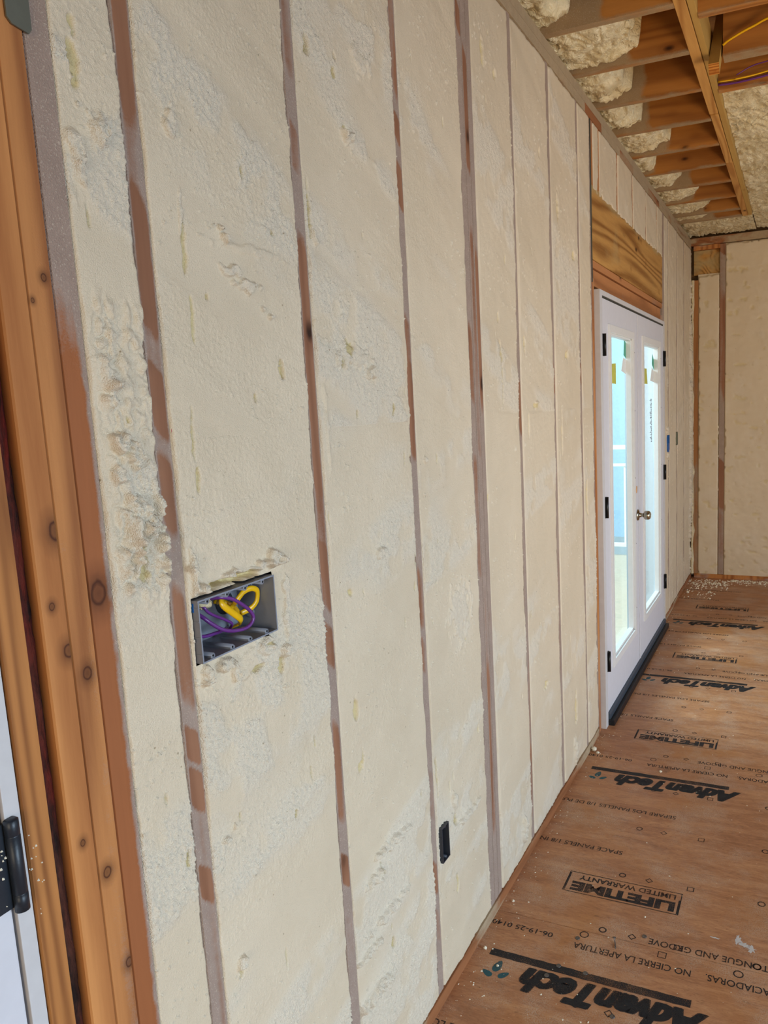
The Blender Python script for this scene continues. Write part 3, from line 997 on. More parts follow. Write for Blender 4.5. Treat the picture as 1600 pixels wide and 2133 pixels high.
pa = leaf(3.593, 4.452, 3.742, 4.300, 'left glazed door leaf', 3.596, False)
pb = leaf(4.457, 5.349, 4.605, 5.185, 'right glazed door leaf with nickel knob', 5.352, True)
box('astragal', M['white'], 0.0165, 0.0215, 4.436, 4.462, 0.07, 2.095, .001, parent=pa)
kb = MB()
kb.lathe([(0, .0325), (0.004, .0325), (0.009, .028), (0.012, .014), (0.028, .011), (0.036, .013), (0.040, .022), (0.050, .0262), (0.062, .0265), (0.070, .024), (0.074, .018)], (0.0162, 4.405, 0.953), (1, 0, 0), 28)
for k in range(8):
    a = k * math.pi / 4
    kb.box(0.0895, 0.0935, 4.405 + .014 * math.cos(a) - .004, 4.405 + .014 * math.cos(a) + .004, .953 + .014 * math.sin(a) - .004, .953 + .014 * math.sin(a) + .004, .001)
k = kb.build('door_knob', M['nickel'], pa)
k['label'] = 'satin nickel knob'
bh = MB()
bh.lathe([(0, .022), (0.0006, .022)], (0.0161, 4.39, 1.105), (1, 0, 0), 24)
M['bore'] = plain('tan bore hole disc', srgb(226, 178, 130), 0.7)  # flat tan disc marks the bore hole
o = bh.build('deadbolt_hole', M['bore'], pa)
o['label'] = 'round bare bore hole above the knob'

# stickers on the glass (room side)
gx = -0.0155


def flat(name, mat, pts, parent=None, x=gx, t=0.0006):
    n = len(pts)
    mb = MB()
    mb.add([(x, y, z) for y, z in pts] + [(x + t, y, z) for y, z in pts],
           [tuple(range(n)), tuple(range(n, 2 * n))[::-1]] + [(i, n + i, n + (i + 1) % n, (i + 1) % n) for i in range(n)])
    return mb.build(name, mat, parent)


def stickers(leafo, g, w, y, word):
    for nm, mt, pts in (('green_sticker', 'stickgreen', g), ('white_sticker', 'stickwhite', w), ('yellow_sticker', 'stickyellow', y)):
        o = flat(nm, M[mt], pts)
        tag(o, '%s paper sticker on the glass of the %s door leaf' % (nm.split('_')[0], word), 'sticker')


stickers(pa, [(4.236, 1.948), (4.337, 1.917), (4.333, 1.838), (4.219, 1.865)], [(4.206, 1.851), (4.286, 1.842), (4.290, 1.791), (4.27, 1.764), (4.153, 1.78)],
         [(3.80, 1.804), (4.020, 1.815), (4.019, 1.708), (3.80, 1.714)], 'left')
stickers(pb, [(5.110, 1.91), (5.176, 1.87), (5.176, 1.800), (5.095, 1.845)], [(5.09, 1.824), (5.176, 1.80), (5.178, 1.727), (5.03, 1.737)],
         [(4.66, 1.81), (4.905, 1.81), (4.935, 1.715), (4.66, 1.716)], 'right')
tx = MB()
rnd = random.Random(9)
z = 1.62
while z > 1.345:
    hgt = 0.0035 + 0.004 * rnd.random()
    w = 0.028 + 0.05 * rnd.random()
    tx.box(gx, gx + 0.0006, 5.08 - w, 5.08, z - hgt, z)
    z -= hgt + 0.004
o = tx.build('printed_sticker', M['stickgrey'])
tag(o, 'tall clear sticker with grey fine print on the right door glass', 'sticker')

# blue and grey boxes beyond the door
for nm, mt, y0, y1, z0, z1, x1, lab in (('outlet_box', 'blue', 5.590, 5.655, 1.245, 1.355, 0.012, 'blue plastic electrical box in the foam just beyond the French door'),
                                   ('outlet_box', 'steel', 6.035, 6.080, 1.255, 1.355, 0.010, 'small grey metal electrical box near the far corner')):
    b = MB()
    t = 0.003
    b.box(-0.06, x1, y0, y0 + t, z0, z1).box(-0.06, x1, y1 - t, y1, z0, z1).box(-0.06, x1, y0, y1, z0, z0 + t).box(-0.06, x1, y0, y1, z1 - t, z1).box(-0.062, -0.059, y0, y1, z0, z1)
    if mt == 'blue':
        b.box(-0.002, x1 + 0.001, y0 + .004, y1 - .02, z0 - 0.012, z0 + 0.05)
    o = b.build(nm, M[mt])
    tag(o, lab, 'outlet box')

# wall beyond the door
for i, (y0, y1, base, lab) in enumerate(((5.432, 5.50, 0.95, 'filmed king stud just beyond the French door'), (5.66, 5.69, 0.95, 'filmed stud beyond the blue box'), (6.035 + .046, 6.115, 0.9, 'filmed stud beside the grey metal box'), (6.47, 6.50, 0.95, 'last filmed stud of the left wall before the far corner'))):
    o = board('wall_stud', M['stud'], -0.14, 0.0, y0, y1, ZP0, ZP1, [], base, 140 + i)
    tag(o, lab, 'wall stud', 'studs of the left wall')
foam_bay(5.50, 5.66, ZP0, ZP1, .007, 1201, 'foam strip around the blue box beyond the French door', [('b', 5.58, 1.39, .05, .03, .012), ('b', 5.60, 1.2, .05, .03, .012), ('g', 5.6, 1.17, .03, .03, .01)], holes=[(5.592, 5.653, 1.247, 1.353)], bands=.7, pitn=4, grp='foam bays beyond the French door')
foam_bay(5.69, 6.081, ZP0, ZP1, .008, 1301, 'smooth foam bay between blue box and grey metal box', [], holes=[(6.036, 6.079, 1.256, 1.354)], bands=.3, pitn=4, grp='foam bays beyond the French door')
foam_bay(6.115, 6.47, ZP0, ZP1, .008, 1401, 'foam bay beyond the grey metal box on the left wall', [], bands=.5, pitn=8, grp='foam bays beyond the French door')
foam_bay(6.50, 6.93, ZP0, ZP1, .008, 1501, 'last foam bay of the left wall, running into the far corner', [('b', 6.85, 1.3, .05, 1.2, .02)], bands=.5, pitn=8, grp='foam bays beyond the French door')

# ------------------------------------------------------------------ far wall (faces the camera, normal -y)
YW = 6.94


def ystud(name, x0, x1, z0, z1, yf, base, ex, seed, mat, label, cat='wall stud'):
    zs = np.linspace(z0, z1, max(3, int((z1 - z0) / .012)))
    xs = np.linspace(x0, x1, 5)
    Z, X = np.meshgrid(zs, xs, indexing='ij')
    Y = np.full(X.shape, yf)
    n = len(zs)
    X2 = np.concatenate([X[:, :1], X, X[:, -1:]], 1)
    Y2 = np.concatenate([np.full((n, 1), yf + .09), Y, np.full((n, 1), yf + .09)], 1)
    Z2 = np.repeat(zs[:, None], X2.shape[1], 1)
    F = film_profile(Z2, X2, ex, base, seed)
    o = grid_object(name, X2, Y2, Z2, mat, {'film': F}, flip=False, smooth=False)
    tag(o, label, cat)
    return o


def ybeam(name, x0, x1, z0, z1, yf, base, seed, mat, label, cat, dep=.09):
    xs = np.linspace(x0, x1, max(3, int((x1 - x0) / .012)))
    zs = np.linspace(z0, z1, 5)
    X, Z = np.meshgrid(xs, zs, indexing='ij')
    n = len(xs)
    Y = np.full(X.shape, yf)
    X2 = np.repeat(xs[:, None], 8, 1)
    Z2 = np.concatenate([Z[:, :1], Z, Z[:, -1:], Z[:, :1]], 1)
    Y2 = np.concatenate([np.full((n, 1), yf + dep), Y, np.full((n, 1), yf + dep), np.full((n, 1), yf + dep)], 1)
    F = np.clip(base + (fbm(X2 * 9, Z2 * 25, seed, 4) - 0.5) * 1.6, 0, 1)
    o = grid_object(name, X2, Y2, Z2, mat, {'film': F}, flip=False, smooth=False)
    tag(o, label, cat)
    return o


ystud('wall_stud', 0.016, 0.060, 0.04, 2.60, YW - .004, 0.35, [(2.3, .5, .5), (1.3, .3, .3)], 161, M['far_stud'], 'orange brown corner stud of the far wall')
ystud('wall_stud', 0.238, 0.280, 0.04, 2.88, YW - .003, 0.65, [(2.85, .05, 1), (2.05, .45, .6), (1.0, .06, .8), (.8, .18, .6), (.4, .2, .3)], 163, M['stud'], 'full height stud of the far wall between two foam bays')
ystud('wall_stud', 0.685, 0.725, 0.04, 2.88, YW - .003, 0.75, [], 165, M['stud'], 'stud of the far wall at the right edge of the picture')
ybeam('bottom_plate', 0.03, 1.6, 0.0, 0.038, YW - .004, 0.15, 167, M['jamb_wood'], 'orange bottom plate lying along the foot of the far wall', 'wall plate')
ybeam('top_plate', 0.0, 1.6, 2.885, 2.945, YW - .008, 0.45, 169, M['plate'], 'top plate crossing the head of the far wall', 'wall plate')
ybeam('blocking_board', 0.02, 0.238, 2.645, 2.845, YW + .030, 0.55, 171, M['header'], 'recessed foam hazed board in the top left corner of the far wall', 'blocking', dep=.05)
ybeam('blocking_board', 0.02, 0.238, 2.847, 2.883, YW + .002, 0.05, 173, M['jamb_wood'], 'orange block under the top plate in the far left corner', 'blocking')


def far_foam(x0, x1, z0, z1, seed, label, feats=(), res=.009):
    xs = np.arange(x0 - .003, x1 + .003, res)
    zs = np.arange(z0, z1, res)
    Z, X = np.meshgrid(zs, xs, indexing='ij')
    Y = YW - .002 - (fbm(X * 4, Z * 3, seed) - 0.5) * .012 - (fbm(X * 20, Z * 22, seed + 1) - .5) * .006
    rough = np.clip((fbm(X * 10, Z * 8, seed + 2) - .5) * 1.5, 0, 1)
    pit = sstep(0.66, 0.76, fbm(X * 16, Z * 24, seed + 3, 4)) * 0.6
    Y += pit * .008
    en = (fbm(Z * 20, Z * 0, seed + 4) - .5) * .012
    e = np.minimum(np.minimum(X - x0 - en, x1 - X + en), z1 - .012 - Z + (fbm(X * 14, X * 0, seed + 5) - .5) * .03)
    Y = np.where(e < .004, Y + .02, Y)
    o = grid_object('foam_insulation', X, Y, Z, M['foam'], {'rough': rough, 'pit': pit}, flip=True)
    tag(o, label, 'foam insulation', 'foam bays of the far wall')
    return o


far_foam(.060, .238, .038, 2.650, 181, 'narrow foam bay of the far wall, beside the corner stud')
far_foam(.280, .685, .038, 2.890, 191, 'wide pitted foam bay of the far wall at the right')
far_foam(.725, 1.6, .038, 2.890, 195, 'foam bay of the far wall outside the right picture edge')
# foam bead down the inner corner
mb = MB()
rnd = random.Random(4)
pts = [(0.012 + 0.006 * rnd.random(), YW - 0.010, z) for z in np.linspace(.04, 2.6, 40)]
n = 10
vs_ = []
for i, p in enumerate(pts):
    r = 0.006 + 0.012 * rnd.random() * (1.4 if p[2] < 1.0 else 0.6)
    for k in range(n):
        a = 2 * math.pi * k / n
        vs_.append((p[0] + r * math.cos(a), p[1] + r * 1.6 * math.sin(a), p[2]))
mb.add(vs_, [(i * n + k, i * n + (k + 1) % n, (i + 1) * n + (k + 1) % n, (i + 1) * n + k) for i in range(len(pts) - 1) for k in range(n)], True)
o = mb.build('foam_bead', M['foam_raw'])
tag(o, 'knobbly bead of foam running down the far inner corner', 'foam bead')

# ------------------------------------------------------------------ ceiling joists
ZJ = 2.935
JY = [2.845, 3.235, 3.633, 4.032, 4.432, 4.820, 5.203, 5.605, 6.005, 6.235]
ext = [0.06, 0.24, 0.125, 0.085, 0.20, 0.06, 0.135, 0.19, 0.22, 0.25]
names = ['first', 'second', 'third', 'fourth', 'fifth', 'sixth', 'seventh', 'eighth', 'ninth', 'tenth']


def joist(x0, x1, yc, th, z0, z1, fx, seed, label, mat=None, zb=0.0):
    """x-running joist; film fades with distance from x=fx"""
    xs = np.linspace(x0, x1, max(4, int((x1 - x0) / .008)))
    n = len(xs)
    zf = np.linspace(z0, z1, 14)
    y0, y1 = yc - th / 2, yc + th / 2
    prof = [(y1, z1), (y1, z0), (yc, z0), (y0, z0)] + [(y0, z) for z in zf[1:]] + [(y1, z1)]
    Y = np.array([[p[0] for p in prof]] * n)
    Z = np.array([[p[1] for p in prof]] * n)
    X = np.repeat(xs[:, None], len(prof), 1)
    F = 1.0 - (X - fx) / 0.05 + (fbm(X * 16, Z * 16, seed, 4) - .5) * 1.2
    F = np.clip(F, 0, 1)
    bot = Z <= z0 + 1e-6
    F = np.where(bot, np.clip(0.62 + zb + (fbm(X * 12, Y * 30, seed + 3) - .5), 0, 1), F)
    o = grid_object('ceiling_joist', X, Y, Z, mat or M['joist'], {'film': F}, flip=True, smooth=False)
    tag(o, label, 'ceiling joist', 'ceiling joists')
    return o


for k, y in enumerate(JY):
    joist(-0.12, 0.4575, y, .036, ZJ, ZJ + .24, ext[k] + (.12 if k == 0 else .06 if k in (2, 3, 6) else -.03), 300 + k * 7,
          names[k] + ' ceiling joist along the wall plate, counted from the camera, left of the hanging brace', zb=0.1 if k in (0,) else (-.1 if k < 8 else .2))
joist(0.572, 1.75, 3.365, .070, ZJ, ZJ + .24, .40, 401, 'doubled joist right of the hanging brace with raw foam on its underside', zb=.1)
joist(0.523, 1.75, 3.695, .040, ZJ, ZJ + .24, .40, 403, 'single joist right of the brace where the sprayed ceiling begins', zb=-.3)
joist(0.523, 1.75, 2.96, .040, ZJ, ZJ + .24, .30, 405, 'nearest joist right of the hanging brace, almost out of view', zb=-.3)
for k, y in enumerate((2.45, 2.05, 1.65)):
    joist(-0.12, 1.75, y, .036, ZJ, ZJ + .24, .1, 420 + k, ('nearest', 'middle', 'rearmost')[k] + ' of the three ceiling joists above the top picture edge')

# rim foam between the joists: underside height field
def rim_foam(x1, y0, y1, seed, label, res=.0065, zbase=2.946, grp='foam lumps between the joist ends'):
    xs = np.arange(-.13, x1 + .06, res)
    ys = np.arange(y0, y1 + .0001, res)
    X, Y = np.meshgrid(xs, ys, indexing='ij')
    ee = x1 + .015 + (fbm(Y * 14, Y * 0 + 2, seed, 3) - .5) * .10
    t = (X + .02) / (ee + .02)
    w1 = fbm(X * 9, Y * 9, seed + 2)
    lob = np.abs(fbm(X * 12, Y * 14, seed + 1, 3) - .5) * 2
    curl = np.abs(fbm(X * 34 + 7 * w1, Y * 22 + 5 * w1, seed + 3, 3) - .5) * 2
    Z = zbase + .032 * lob + .022 * curl
    Z = Z + .030 * sstep(.55, 1.0, t) + .26 * sstep(1.0, 1.14, t)
    o = grid_object('foam_lump', X, Y, Z, M['foam_raw'], flip=True)
    tag(o, label, 'foam lump', grp)
    return o


for k in range(len(JY)):
    ya = JY[k - 1] + .0185 if k else 2.469
    yb = JY[k] - .0185
    rim_foam(ext[k], ya, yb, 500 + k * 11, 'puffy raw foam lump against the wall plate just before the %s ceiling joist' % names[k])

# sprayed ceiling to the right of the brace and beyond the last joist


def spray_ceiling(x0, x1, y0, y1, seed, label, z=2.955, amp=.045):
    res = .010
    xs = np.arange(x0, x1 + res * .5, res)
    ys = np.arange(y0, y1 + res * .5, res)
    X, Y = np.meshgrid(xs, ys, indexing='ij')
    w = fbm(X * 7, Y * 5, seed, 3)
    rip = fbm(X * 44 + 9 * w, Y * 17 + 6 * w, seed + 1, 4)
    Z = z + amp * (fbm(X * 5, Y * 4, seed + 2) - .5) - .034 * (np.abs(rip - .5) * 2) ** .8 + .012
    o = grid_object('sprayed_foam', X, Y, Z, M['foam_raw'], flip=True)
    tag(o, label, 'sprayed foam')
    return o


spray_ceiling(.524, 1.75, 3.717, 6.935, 601, 'rippled sprayed foam ceiling right of the hanging brace', z=2.972)
spray_ceiling(-.12, .522, 6.255, 6.935, 611, 'foam coated ceiling patch between the last joist and the far wall', z=2.962, amp=.03)

# the hanging brace: butted boards nailed side by side
lab = ['near board of the brace edge with bold straight grain', 'middle board of the brace edge under the joist ends', 'far yellow board of the brace edge reaching the far wall']
for (y0, y1, x0, x1, l) in ((0.9, 3.955, .4580, .4960, lab[0]), (3.972, 4.80, .4600, .4955, lab[1]), (4.806, 6.24, .4590, .4975, lab[2])):
    o = box('brace_board', M['brace'], x0, x1, y0, y1, ZJ - .001, ZJ + .088, .0015)
    tag(o, l, 'brace board', 'butted boards of the hanging brace')
o = box('brace_board', M['brace2'], .4985, .5225, 0.9, 6.26, ZJ + .004, ZJ + .13, .002)
tag(o, 'long yellowish board forming the right side of the hanging brace', 'brace board')
# diagonal post whose end grain shows
m = Mat('end grain', 0.7, 0.2)
w_ = m.n.new('ShaderNodeTexWave')
w_.wave_type = 'RINGS'
w_.inputs['Scale'].default_value = 38
w_.inputs['Distortion'].default_value = 1.5
m.l.new(m.scale(1, 1, 1, m.tc.outputs['Object']), w_.inputs['Vector'])
M['endgrain'] = m.out(m.mix(w_.outputs['Fac'], srgb(206, 142, 66), srgb(150, 84, 30)))
pv = MB()
A = Vector((.545, 3.27, 2.872))
B = Vector((.550, 3.60, 3.24))
ax = (B - A).normalized()
ux = Vector((1, 0, 0))
uz = ax.cross(ux).normalized()
V = []
for P in (A, B):
    for (sx, sz) in ((-1, -1), (1, -1), (1, 1), (-1, 1)):
        V.append((P + ux * sx * .0195 + uz * sz * .022)[:])
pv.add(V, [(0, 1, 5, 4), (1, 2, 6, 5), (2, 3, 7, 6), (3, 0, 4, 7), (4, 5, 6, 7)])
o = pv.build('diagonal_brace', M['brace2'])
tag(o, 'short diagonal post beside the hanging brace showing its end grain', 'brace post')
eg = MB()
eg.add([(Vector(v) - ax * .0004)[:] for v in V[:4]] + V[:4], [(0, 3, 2, 1), (4, 5, 6, 7), (0, 1, 5, 4), (1, 2, 6, 5), (2, 3, 7, 6), (3, 0, 4, 7)])
q = eg.build('end_grain', M['endgrain'], o)

for nm, mt, pts, r, l in (('cable', 'yellow', [(.572, 3.325, 2.972), (.60, 3.318, 2.985), (.68, 3.31, 3.01), (.80, 3.30, 3.03), (1.2, 3.30, 3.03)], .0045, 'yellow cable crossing above the doubled joist right of the brace'),
                          ('cable', 'yellow', [(.523, 3.655, 2.962), (.60, 3.650, 2.958), (.70, 3.655, 2.965), (.9, 3.66, 2.99), (1.2, 3.66, 2.99)], .0035, 'thin yellow cable along the joist where the sprayed ceiling begins'),
                          ('cable', 'purple', [(.523, 3.665, 2.953), (.60, 3.668, 2.950), (.72, 3.668, 2.956), (.9, 3.668, 2.97), (1.2, 3.668, 2.97)], .0045, 'thick purple cable just under the thin yellow one on the ceiling'),
                          ('cable', 'purple', [(.60, 3.64, 2.97), (.66, 3.645, 2.995), (.73, 3.65, 3.005), (.9, 3.65, 3.02)], .0025, 'thin purple cable rising away to the upper right on the ceiling')):
    o = MB().tube(pts, r, 8).build(nm, M[mt])
    tag(o, l, 'cable')

# ------------------------------------------------------------------ four-gang box
BX, BY0, BY1, BZ0, BZ1 = 0.0135, .8862, 1.0760, 1.2460, 1.3485
gb = empty('electrical_box', (0.0, (BY0 + BY1) / 2, BZ0), 'wide grey multi-gang electrical box with coiled yellow and purple cables', 'electrical box')
t = .0026
b = MB()
b.box(-.072, BX, BY0, BY0 + t, BZ0, BZ1)
b.box(-.072, BX, BY1 - t, BY1, BZ0, BZ1)
b.box(-.072, BX, BY0 + t, BY1 - t, BZ0, BZ0 + t)
b.box(-.072, BX, BY0 + t, BY1 - t, BZ1 - t, BZ1)
b.box(-.074, -.0715, BY0, BY1, BZ0, BZ1)
for zz in (.014, .042, .068, .09):
    b.box(-.01, BX - .001, BY0 - .0008, BY0, BZ0 + zz, BZ0 + zz + .0012)
for yy in (.925, .975, 1.02, 1.06):
    for s_, z_ in ((1, BZ0 + t), (-1, BZ1 - t)):
        b.box(-.05, BX - .003, yy - .0008 - .012, yy + .0008 - .012, min(z_, z_ + s_ * .004), max(z_, z_ + s_ * .004))
bo = b.build('box_body', M['boxgrey'], gb)
for (yy, zz) in [(y, BZ1 - .0062) for y in (.909, .955, 1.000, 1.046)] + [(y, BZ0 + .0062) for y in (.911, .957, 1.002, 1.047)]:
    sb = MB()
    sb.lathe([(0, .0046), (.062, .0046)], (-.0505, yy, zz), (1, 0, 0), 14)
    sb.box(-.05, .0113, yy - .0046, yy + .0046, min(zz, BZ1 - t if zz > 1.3 else BZ0 + t), max(zz, BZ1 - t if zz > 1.3 else BZ0 + t))
    p = sb.build('screw_boss', M['boxgrey'], gb)
    MB().lathe([(0, .0019), (.0006, .0019)], (.0113, yy, zz), (1, 0, 0), 10).build('screw_hole', M['hole'], p)
for (dy, dz) in ((-.03, .03), (-.03, -.02)):
    kn = MB().lathe([(0, .011), (.0015, .011), (.0015, .009)], (-.045, BY1 - t - .0005, (BZ0 + BZ1) / 2 + dz), (0, -1, 0), 20)
    kn.build('knockout', M['boxgrey'], gb)
kn = MB().lathe([(0, .022), (.0008, .022)], (-.0713, 1.038, 1.302), (1, 0, 0), 28).build('back_knockout', M['boxdark'], gb)
o = box('blue_mark', M['blue'], .000, .0045, BY0 - .0012, BY0 - .0002, 1.330, 1.3440, parent=gb)
o['label'] = 'blue tape tab at the top left corner'


def cable(pts, r, mt, lab, flatness=1.0):
    o = MB().tube(pts, r, 12, flatness, 8).build('cable', M[mt])
    tag(o, lab, 'cable', None)
    return o


cable([(-.030, 1.005, 1.300), (-.02, 1.015, 1.3162), (-.018, 1.0294, 1.3262), (-.016, 1.0471, 1.3285), (-.016, 1.062, 1.322), (-.018, 1.0655, 1.3107), (-.02, 1.062, 1.2985), (-.024, 1.0505, 1.2901), (-.032, 1.034, 1.2851)], .0030, 'yellow', 'yellow cable bent into a ring at the right side of the grey multi-gang box', 1.75)
cable([(-.040, .990, 1.318), (-.024, .982, 1.3250), (-.016, .971, 1.3255), (-.012, .9712, 1.3167), (-.012, .9919, 1.2988), (-.014, 1.0114, 1.2829), (-.026, 1.024, 1.2719)], .0033, 'yellow', 'thick glossy yellow cable lying diagonally in the middle of the grey multi-gang box', 1.9)
cable([(-.055, .995, 1.316), (-.040, 1.0044, 1.3125), (-.036, 1.022, 1.3001), (-.036, 1.034, 1.283), (-.040, 1.038, 1.266), (-.06, 1.04, 1.256)], .0028, 'yellow', 'shaded yellow cable tucked behind the diagonal one in the grey multi-gang box', 1.6)
cable([(-.045, .944, 1.330), (-.010, .9556, 1.3355), (-.003, .9788, 1.3285), (-.001, .9981, 1.3157), (.001, 1.0177, 1.2985), (.002, 1.026, 1.2839), (.001, 1.0202, 1.2734), (.000, 1.0052, 1.269), (-.002, .9798, 1.272), (-.004, .9561, 1.2805), (-.008, .9378, 1.2945), (-.014, .9259, 1.3079), (-.03, .9198, 1.3208)], .0030, 'purple', 'purple cable making the big front loop in the grey multi-gang box', 1.1)
cable([(-.030, .924, 1.332), (-.016, .9285, 1.3260), (-.014, .9342, 1.3171), (-.014, .9484, 1.3067), (-.016, .9749, 1.2919), (-.018, .9935, 1.2790), (-.034, 1.004, 1.2647)], .0026, 'purple', 'purple cable running straight under the thick yellow one in the grey box')
cable([(-.05, .905, 1.300), (-.034, .912, 1.286), (-.030, .9225, 1.2781), (-.030, .9401, 1.2717), (-.030, .968, 1.2694), (-.032, .9886, 1.2685), (-.045, 1.010, 1.2646)], .0030, 'purple', 'lowest purple cable near the bottom of the grey multi-gang box')
# foam squeezed into the box
fb = MB()
rnd = random.Random(5)


def blob(c, rx, ry, rz, seed, amp=.25, nu=18, nv=12):
    r_ = random.Random(seed)
    ph = [(r_.uniform(1, 4), r_.uniform(0, 6.3), r_.uniform(1, 4), r_.uniform(0, 6.3)) for _ in range(5)]
    V, F = [], []
    for j in range(nv + 1):
        th = math.pi * j / nv
        for i in range(nu):
            p = 2 * math.pi * i / nu
            d = 1 + amp * sum(math.sin(a * 1.0 * th * 2 + b) * math.sin(round(c_) * p + d_) for a, b, c_, d_ in ph) / 2.2 * math.sin(th)
            V.append((c[0] + rx * d * math.sin(th) * math.cos(p), c[1] + ry * d * math.sin(th) * math.sin(p), c[2] + rz * d * math.cos(th)))
    for j in range(nv):
        for i in range(nu):
            F.append((j * nu + i, (j + 1) * nu + i, (j + 1) * nu + (i + 1) % nu, j * nu + (i + 1) % nu))
    return V, F


V, F = blob((-.014, .905, 1.322), .008, .007, .016, 3)
fb.add(V, F, True)
V, F = blob((-.022, .936, 1.330), .010, .016, .010, 4)
fb.add(V, F, True)
V, F = blob((-.040, .985, 1.331), .010, .012, .009, 5)
fb.add(V, F, True)
o = fb.build('foam_squeeze_out', M['foam_raw'])
tag(o, 'creamy drips of foam that ran inside the grey multi-gang box at upper left', 'foam drip')

# ------------------------------------------------------------------ small dark outlet box
ob = empty('outlet_box', (0, 1.712, .408), 'small charcoal single outlet box low on the wall with a yellow cable', 'outlet box')
b = MB()
Y0, Y1, Z0, Z1, X1 = 1.6905, 1.7345, .4075, .5080, .0125
t = .0025
b.box(-.07, X1, Y0, Y0 + t, Z0, Z1).box(-.07, X1, Y1 - t, Y1, Z0, Z1).box(-.07, X1, Y0 + t, Y1 - t, Z0, Z0 + t).box(-.07, X1, Y0 + t, Y1 - t, Z1 - t, Z1).box(-.072, -.069, Y0, Y1, Z0, Z1)
b.box(-.02, X1 - .001, Y0 - .0008, Y0, Z0 + .014, Z0 + .0152).box(-.02, X1 - .001, Y0 - .0008, Y0, Z0 + .076, Z0 + .0772)
b.build('box_body', M['boxdark'], ob)
for zz in (Z1 - .006, Z0 + .006):
    MB().lathe([(0, .0042), (.05, .0042)], (-.04, 1.7165, zz), (1, 0, 0), 12).build('screw_boss', M['boxdark'], ob)
cable([(-.045, 1.700, .478), (-.012, 1.6985, .474), (-.001, 1.7005, .458), (.0005, 1.7025, .445), (-.008, 1.700, .434), (-.045, 1.700, .428)], .0032, 'yellow', 'yellow cable end curving inside the small charcoal outlet box', 1.9)

# magenta mark on the first stud
o = MB().lathe([(0, .004), (.0006, .004)], (0.0005, .884, 1.615), (1, 0, 0), 12)
o.v = [(x, y, 1.615 + (z - 1.615) * 2.2) for x, y, z in o.v]
o = o.build('crayon_mark', M['mag'])
tag(o, 'tiny magenta crayon mark at the edge of the first stud', 'mark')

# ------------------------------------------------------------------ printing on the floor


def text_mesh(body, size, bold=0.0, shear=0.0, sx=1.0):
    c = bpy.data.curves.new('t', 'FONT')
    c.body = body
    c.size = size
    c.offset = bold
    c.shear = shear
    c.resolution_u = 3
    o = bpy.data.objects.new('t', c)
    COL.objects.link(o)
    bpy.context.view_layer.update()
    dg = bpy.context.evaluated_depsgraph_get()
    me = bpy.data.meshes.new_from_object(o.evaluated_get(dg))
    v = [(a.co.x * sx, a.co.y) for a in me.vertices]
    f = [tuple(p.vertices) for p in me.polygons]
    bpy.data.objects.remove(o)
    bpy.data.curves.remove(c)
    bpy.data.meshes.remove(me)
    return v, f


def place(mb, v, f, x, y, w=None, ang=0.0, zz=.00045):
    """turned upside down for the viewer: reading runs towards -x, tops towards -y. x,y = start point (right end)"""
    mxv = max(p[0] for p in v)
    mnv = min(p[0] for p in v)
    k = (w / (mxv - mnv)) if w else 1.0
    ca, sa = math.cos(ang), math.sin(ang)
    P = []
    for a, b_ in v:
        dx, dy = -(a - mnv) * k, -b_
        P.append((x + dx * ca - dy * sa, y + dx * sa + dy * ca, zz))
    mb.add(P, [tuple(q) for q in f])


def rect_ring(mb, x0, x1, y0, y1, t, zz=.00045):
    for (a, b_, c, d_) in ((x0, x1, y0, y0 + t), (x0, x1, y1 - t, y1), (x0, x0 + t, y0 + t, y1 - t), (x1 - t, x1, y0 + t, y1 - t)):
        mb.add([(a, c, zz), (b_, c, zz), (b_, d_, zz), (a, d_, zz)], [(0, 1, 2, 3)])


def ring(mb, cx, cy_, r, t, n, rot=0.0, zz=.0005):
    v = []
    for k in range(n):
        a = 2 * math.pi * k / n + rot
        v.append((cx + r * math.cos(a), cy_ + r * math.sin(a), zz))
    for k in range(n):
        a = 2 * math.pi * k / n + rot
        v.append((cx + (r - t) * math.cos(a), cy_ + (r - t) * math.sin(a), zz))
    mb.add(v, [(k, (k + 1) % n, n + (k + 1) % n, n + k) for k in range(n)])


FL = floor


def fbuild(mb, name, mat, label=None):
    o = mb.build(name, M[mat], FL)
    o.location.z = 0.0004
    if label:
        o['label'] = label
    return o


T_life = text_mesh('LIFETIME', .062, .0036, 0, 1.0)
T_lw = text_mesh('LIMITED WARRANTY', .034, .0009)
T_adv = text_mesh('AdvanTech', .120, .0050, .35)
T_r = text_mesh('\u00ae', .03, .0006)
T_sf = text_mesh('SUBFLOORING', .022, .0004)
T_date = text_mesh('06-19-25 0140', .030, 0.0003)
T_self = text_mesh('SELF-SPACING TONGUE AND GROOVE', .036, 0.0003)
T_noc = text_mesh('NO CIERRE LA APERTURA', .036, 0.0003)
T_esp = text_mesh('LENGUETAS AUTOESPACIADORAS.', .036, 0.0003)
T_sep = text_mesh('SEPARE LOS PANELES 1/8 DE PULG.', .034, 0.0003)
T_spc = text_mesh('SPACE PANELS 1/8 IN.', .034, 0.0003)

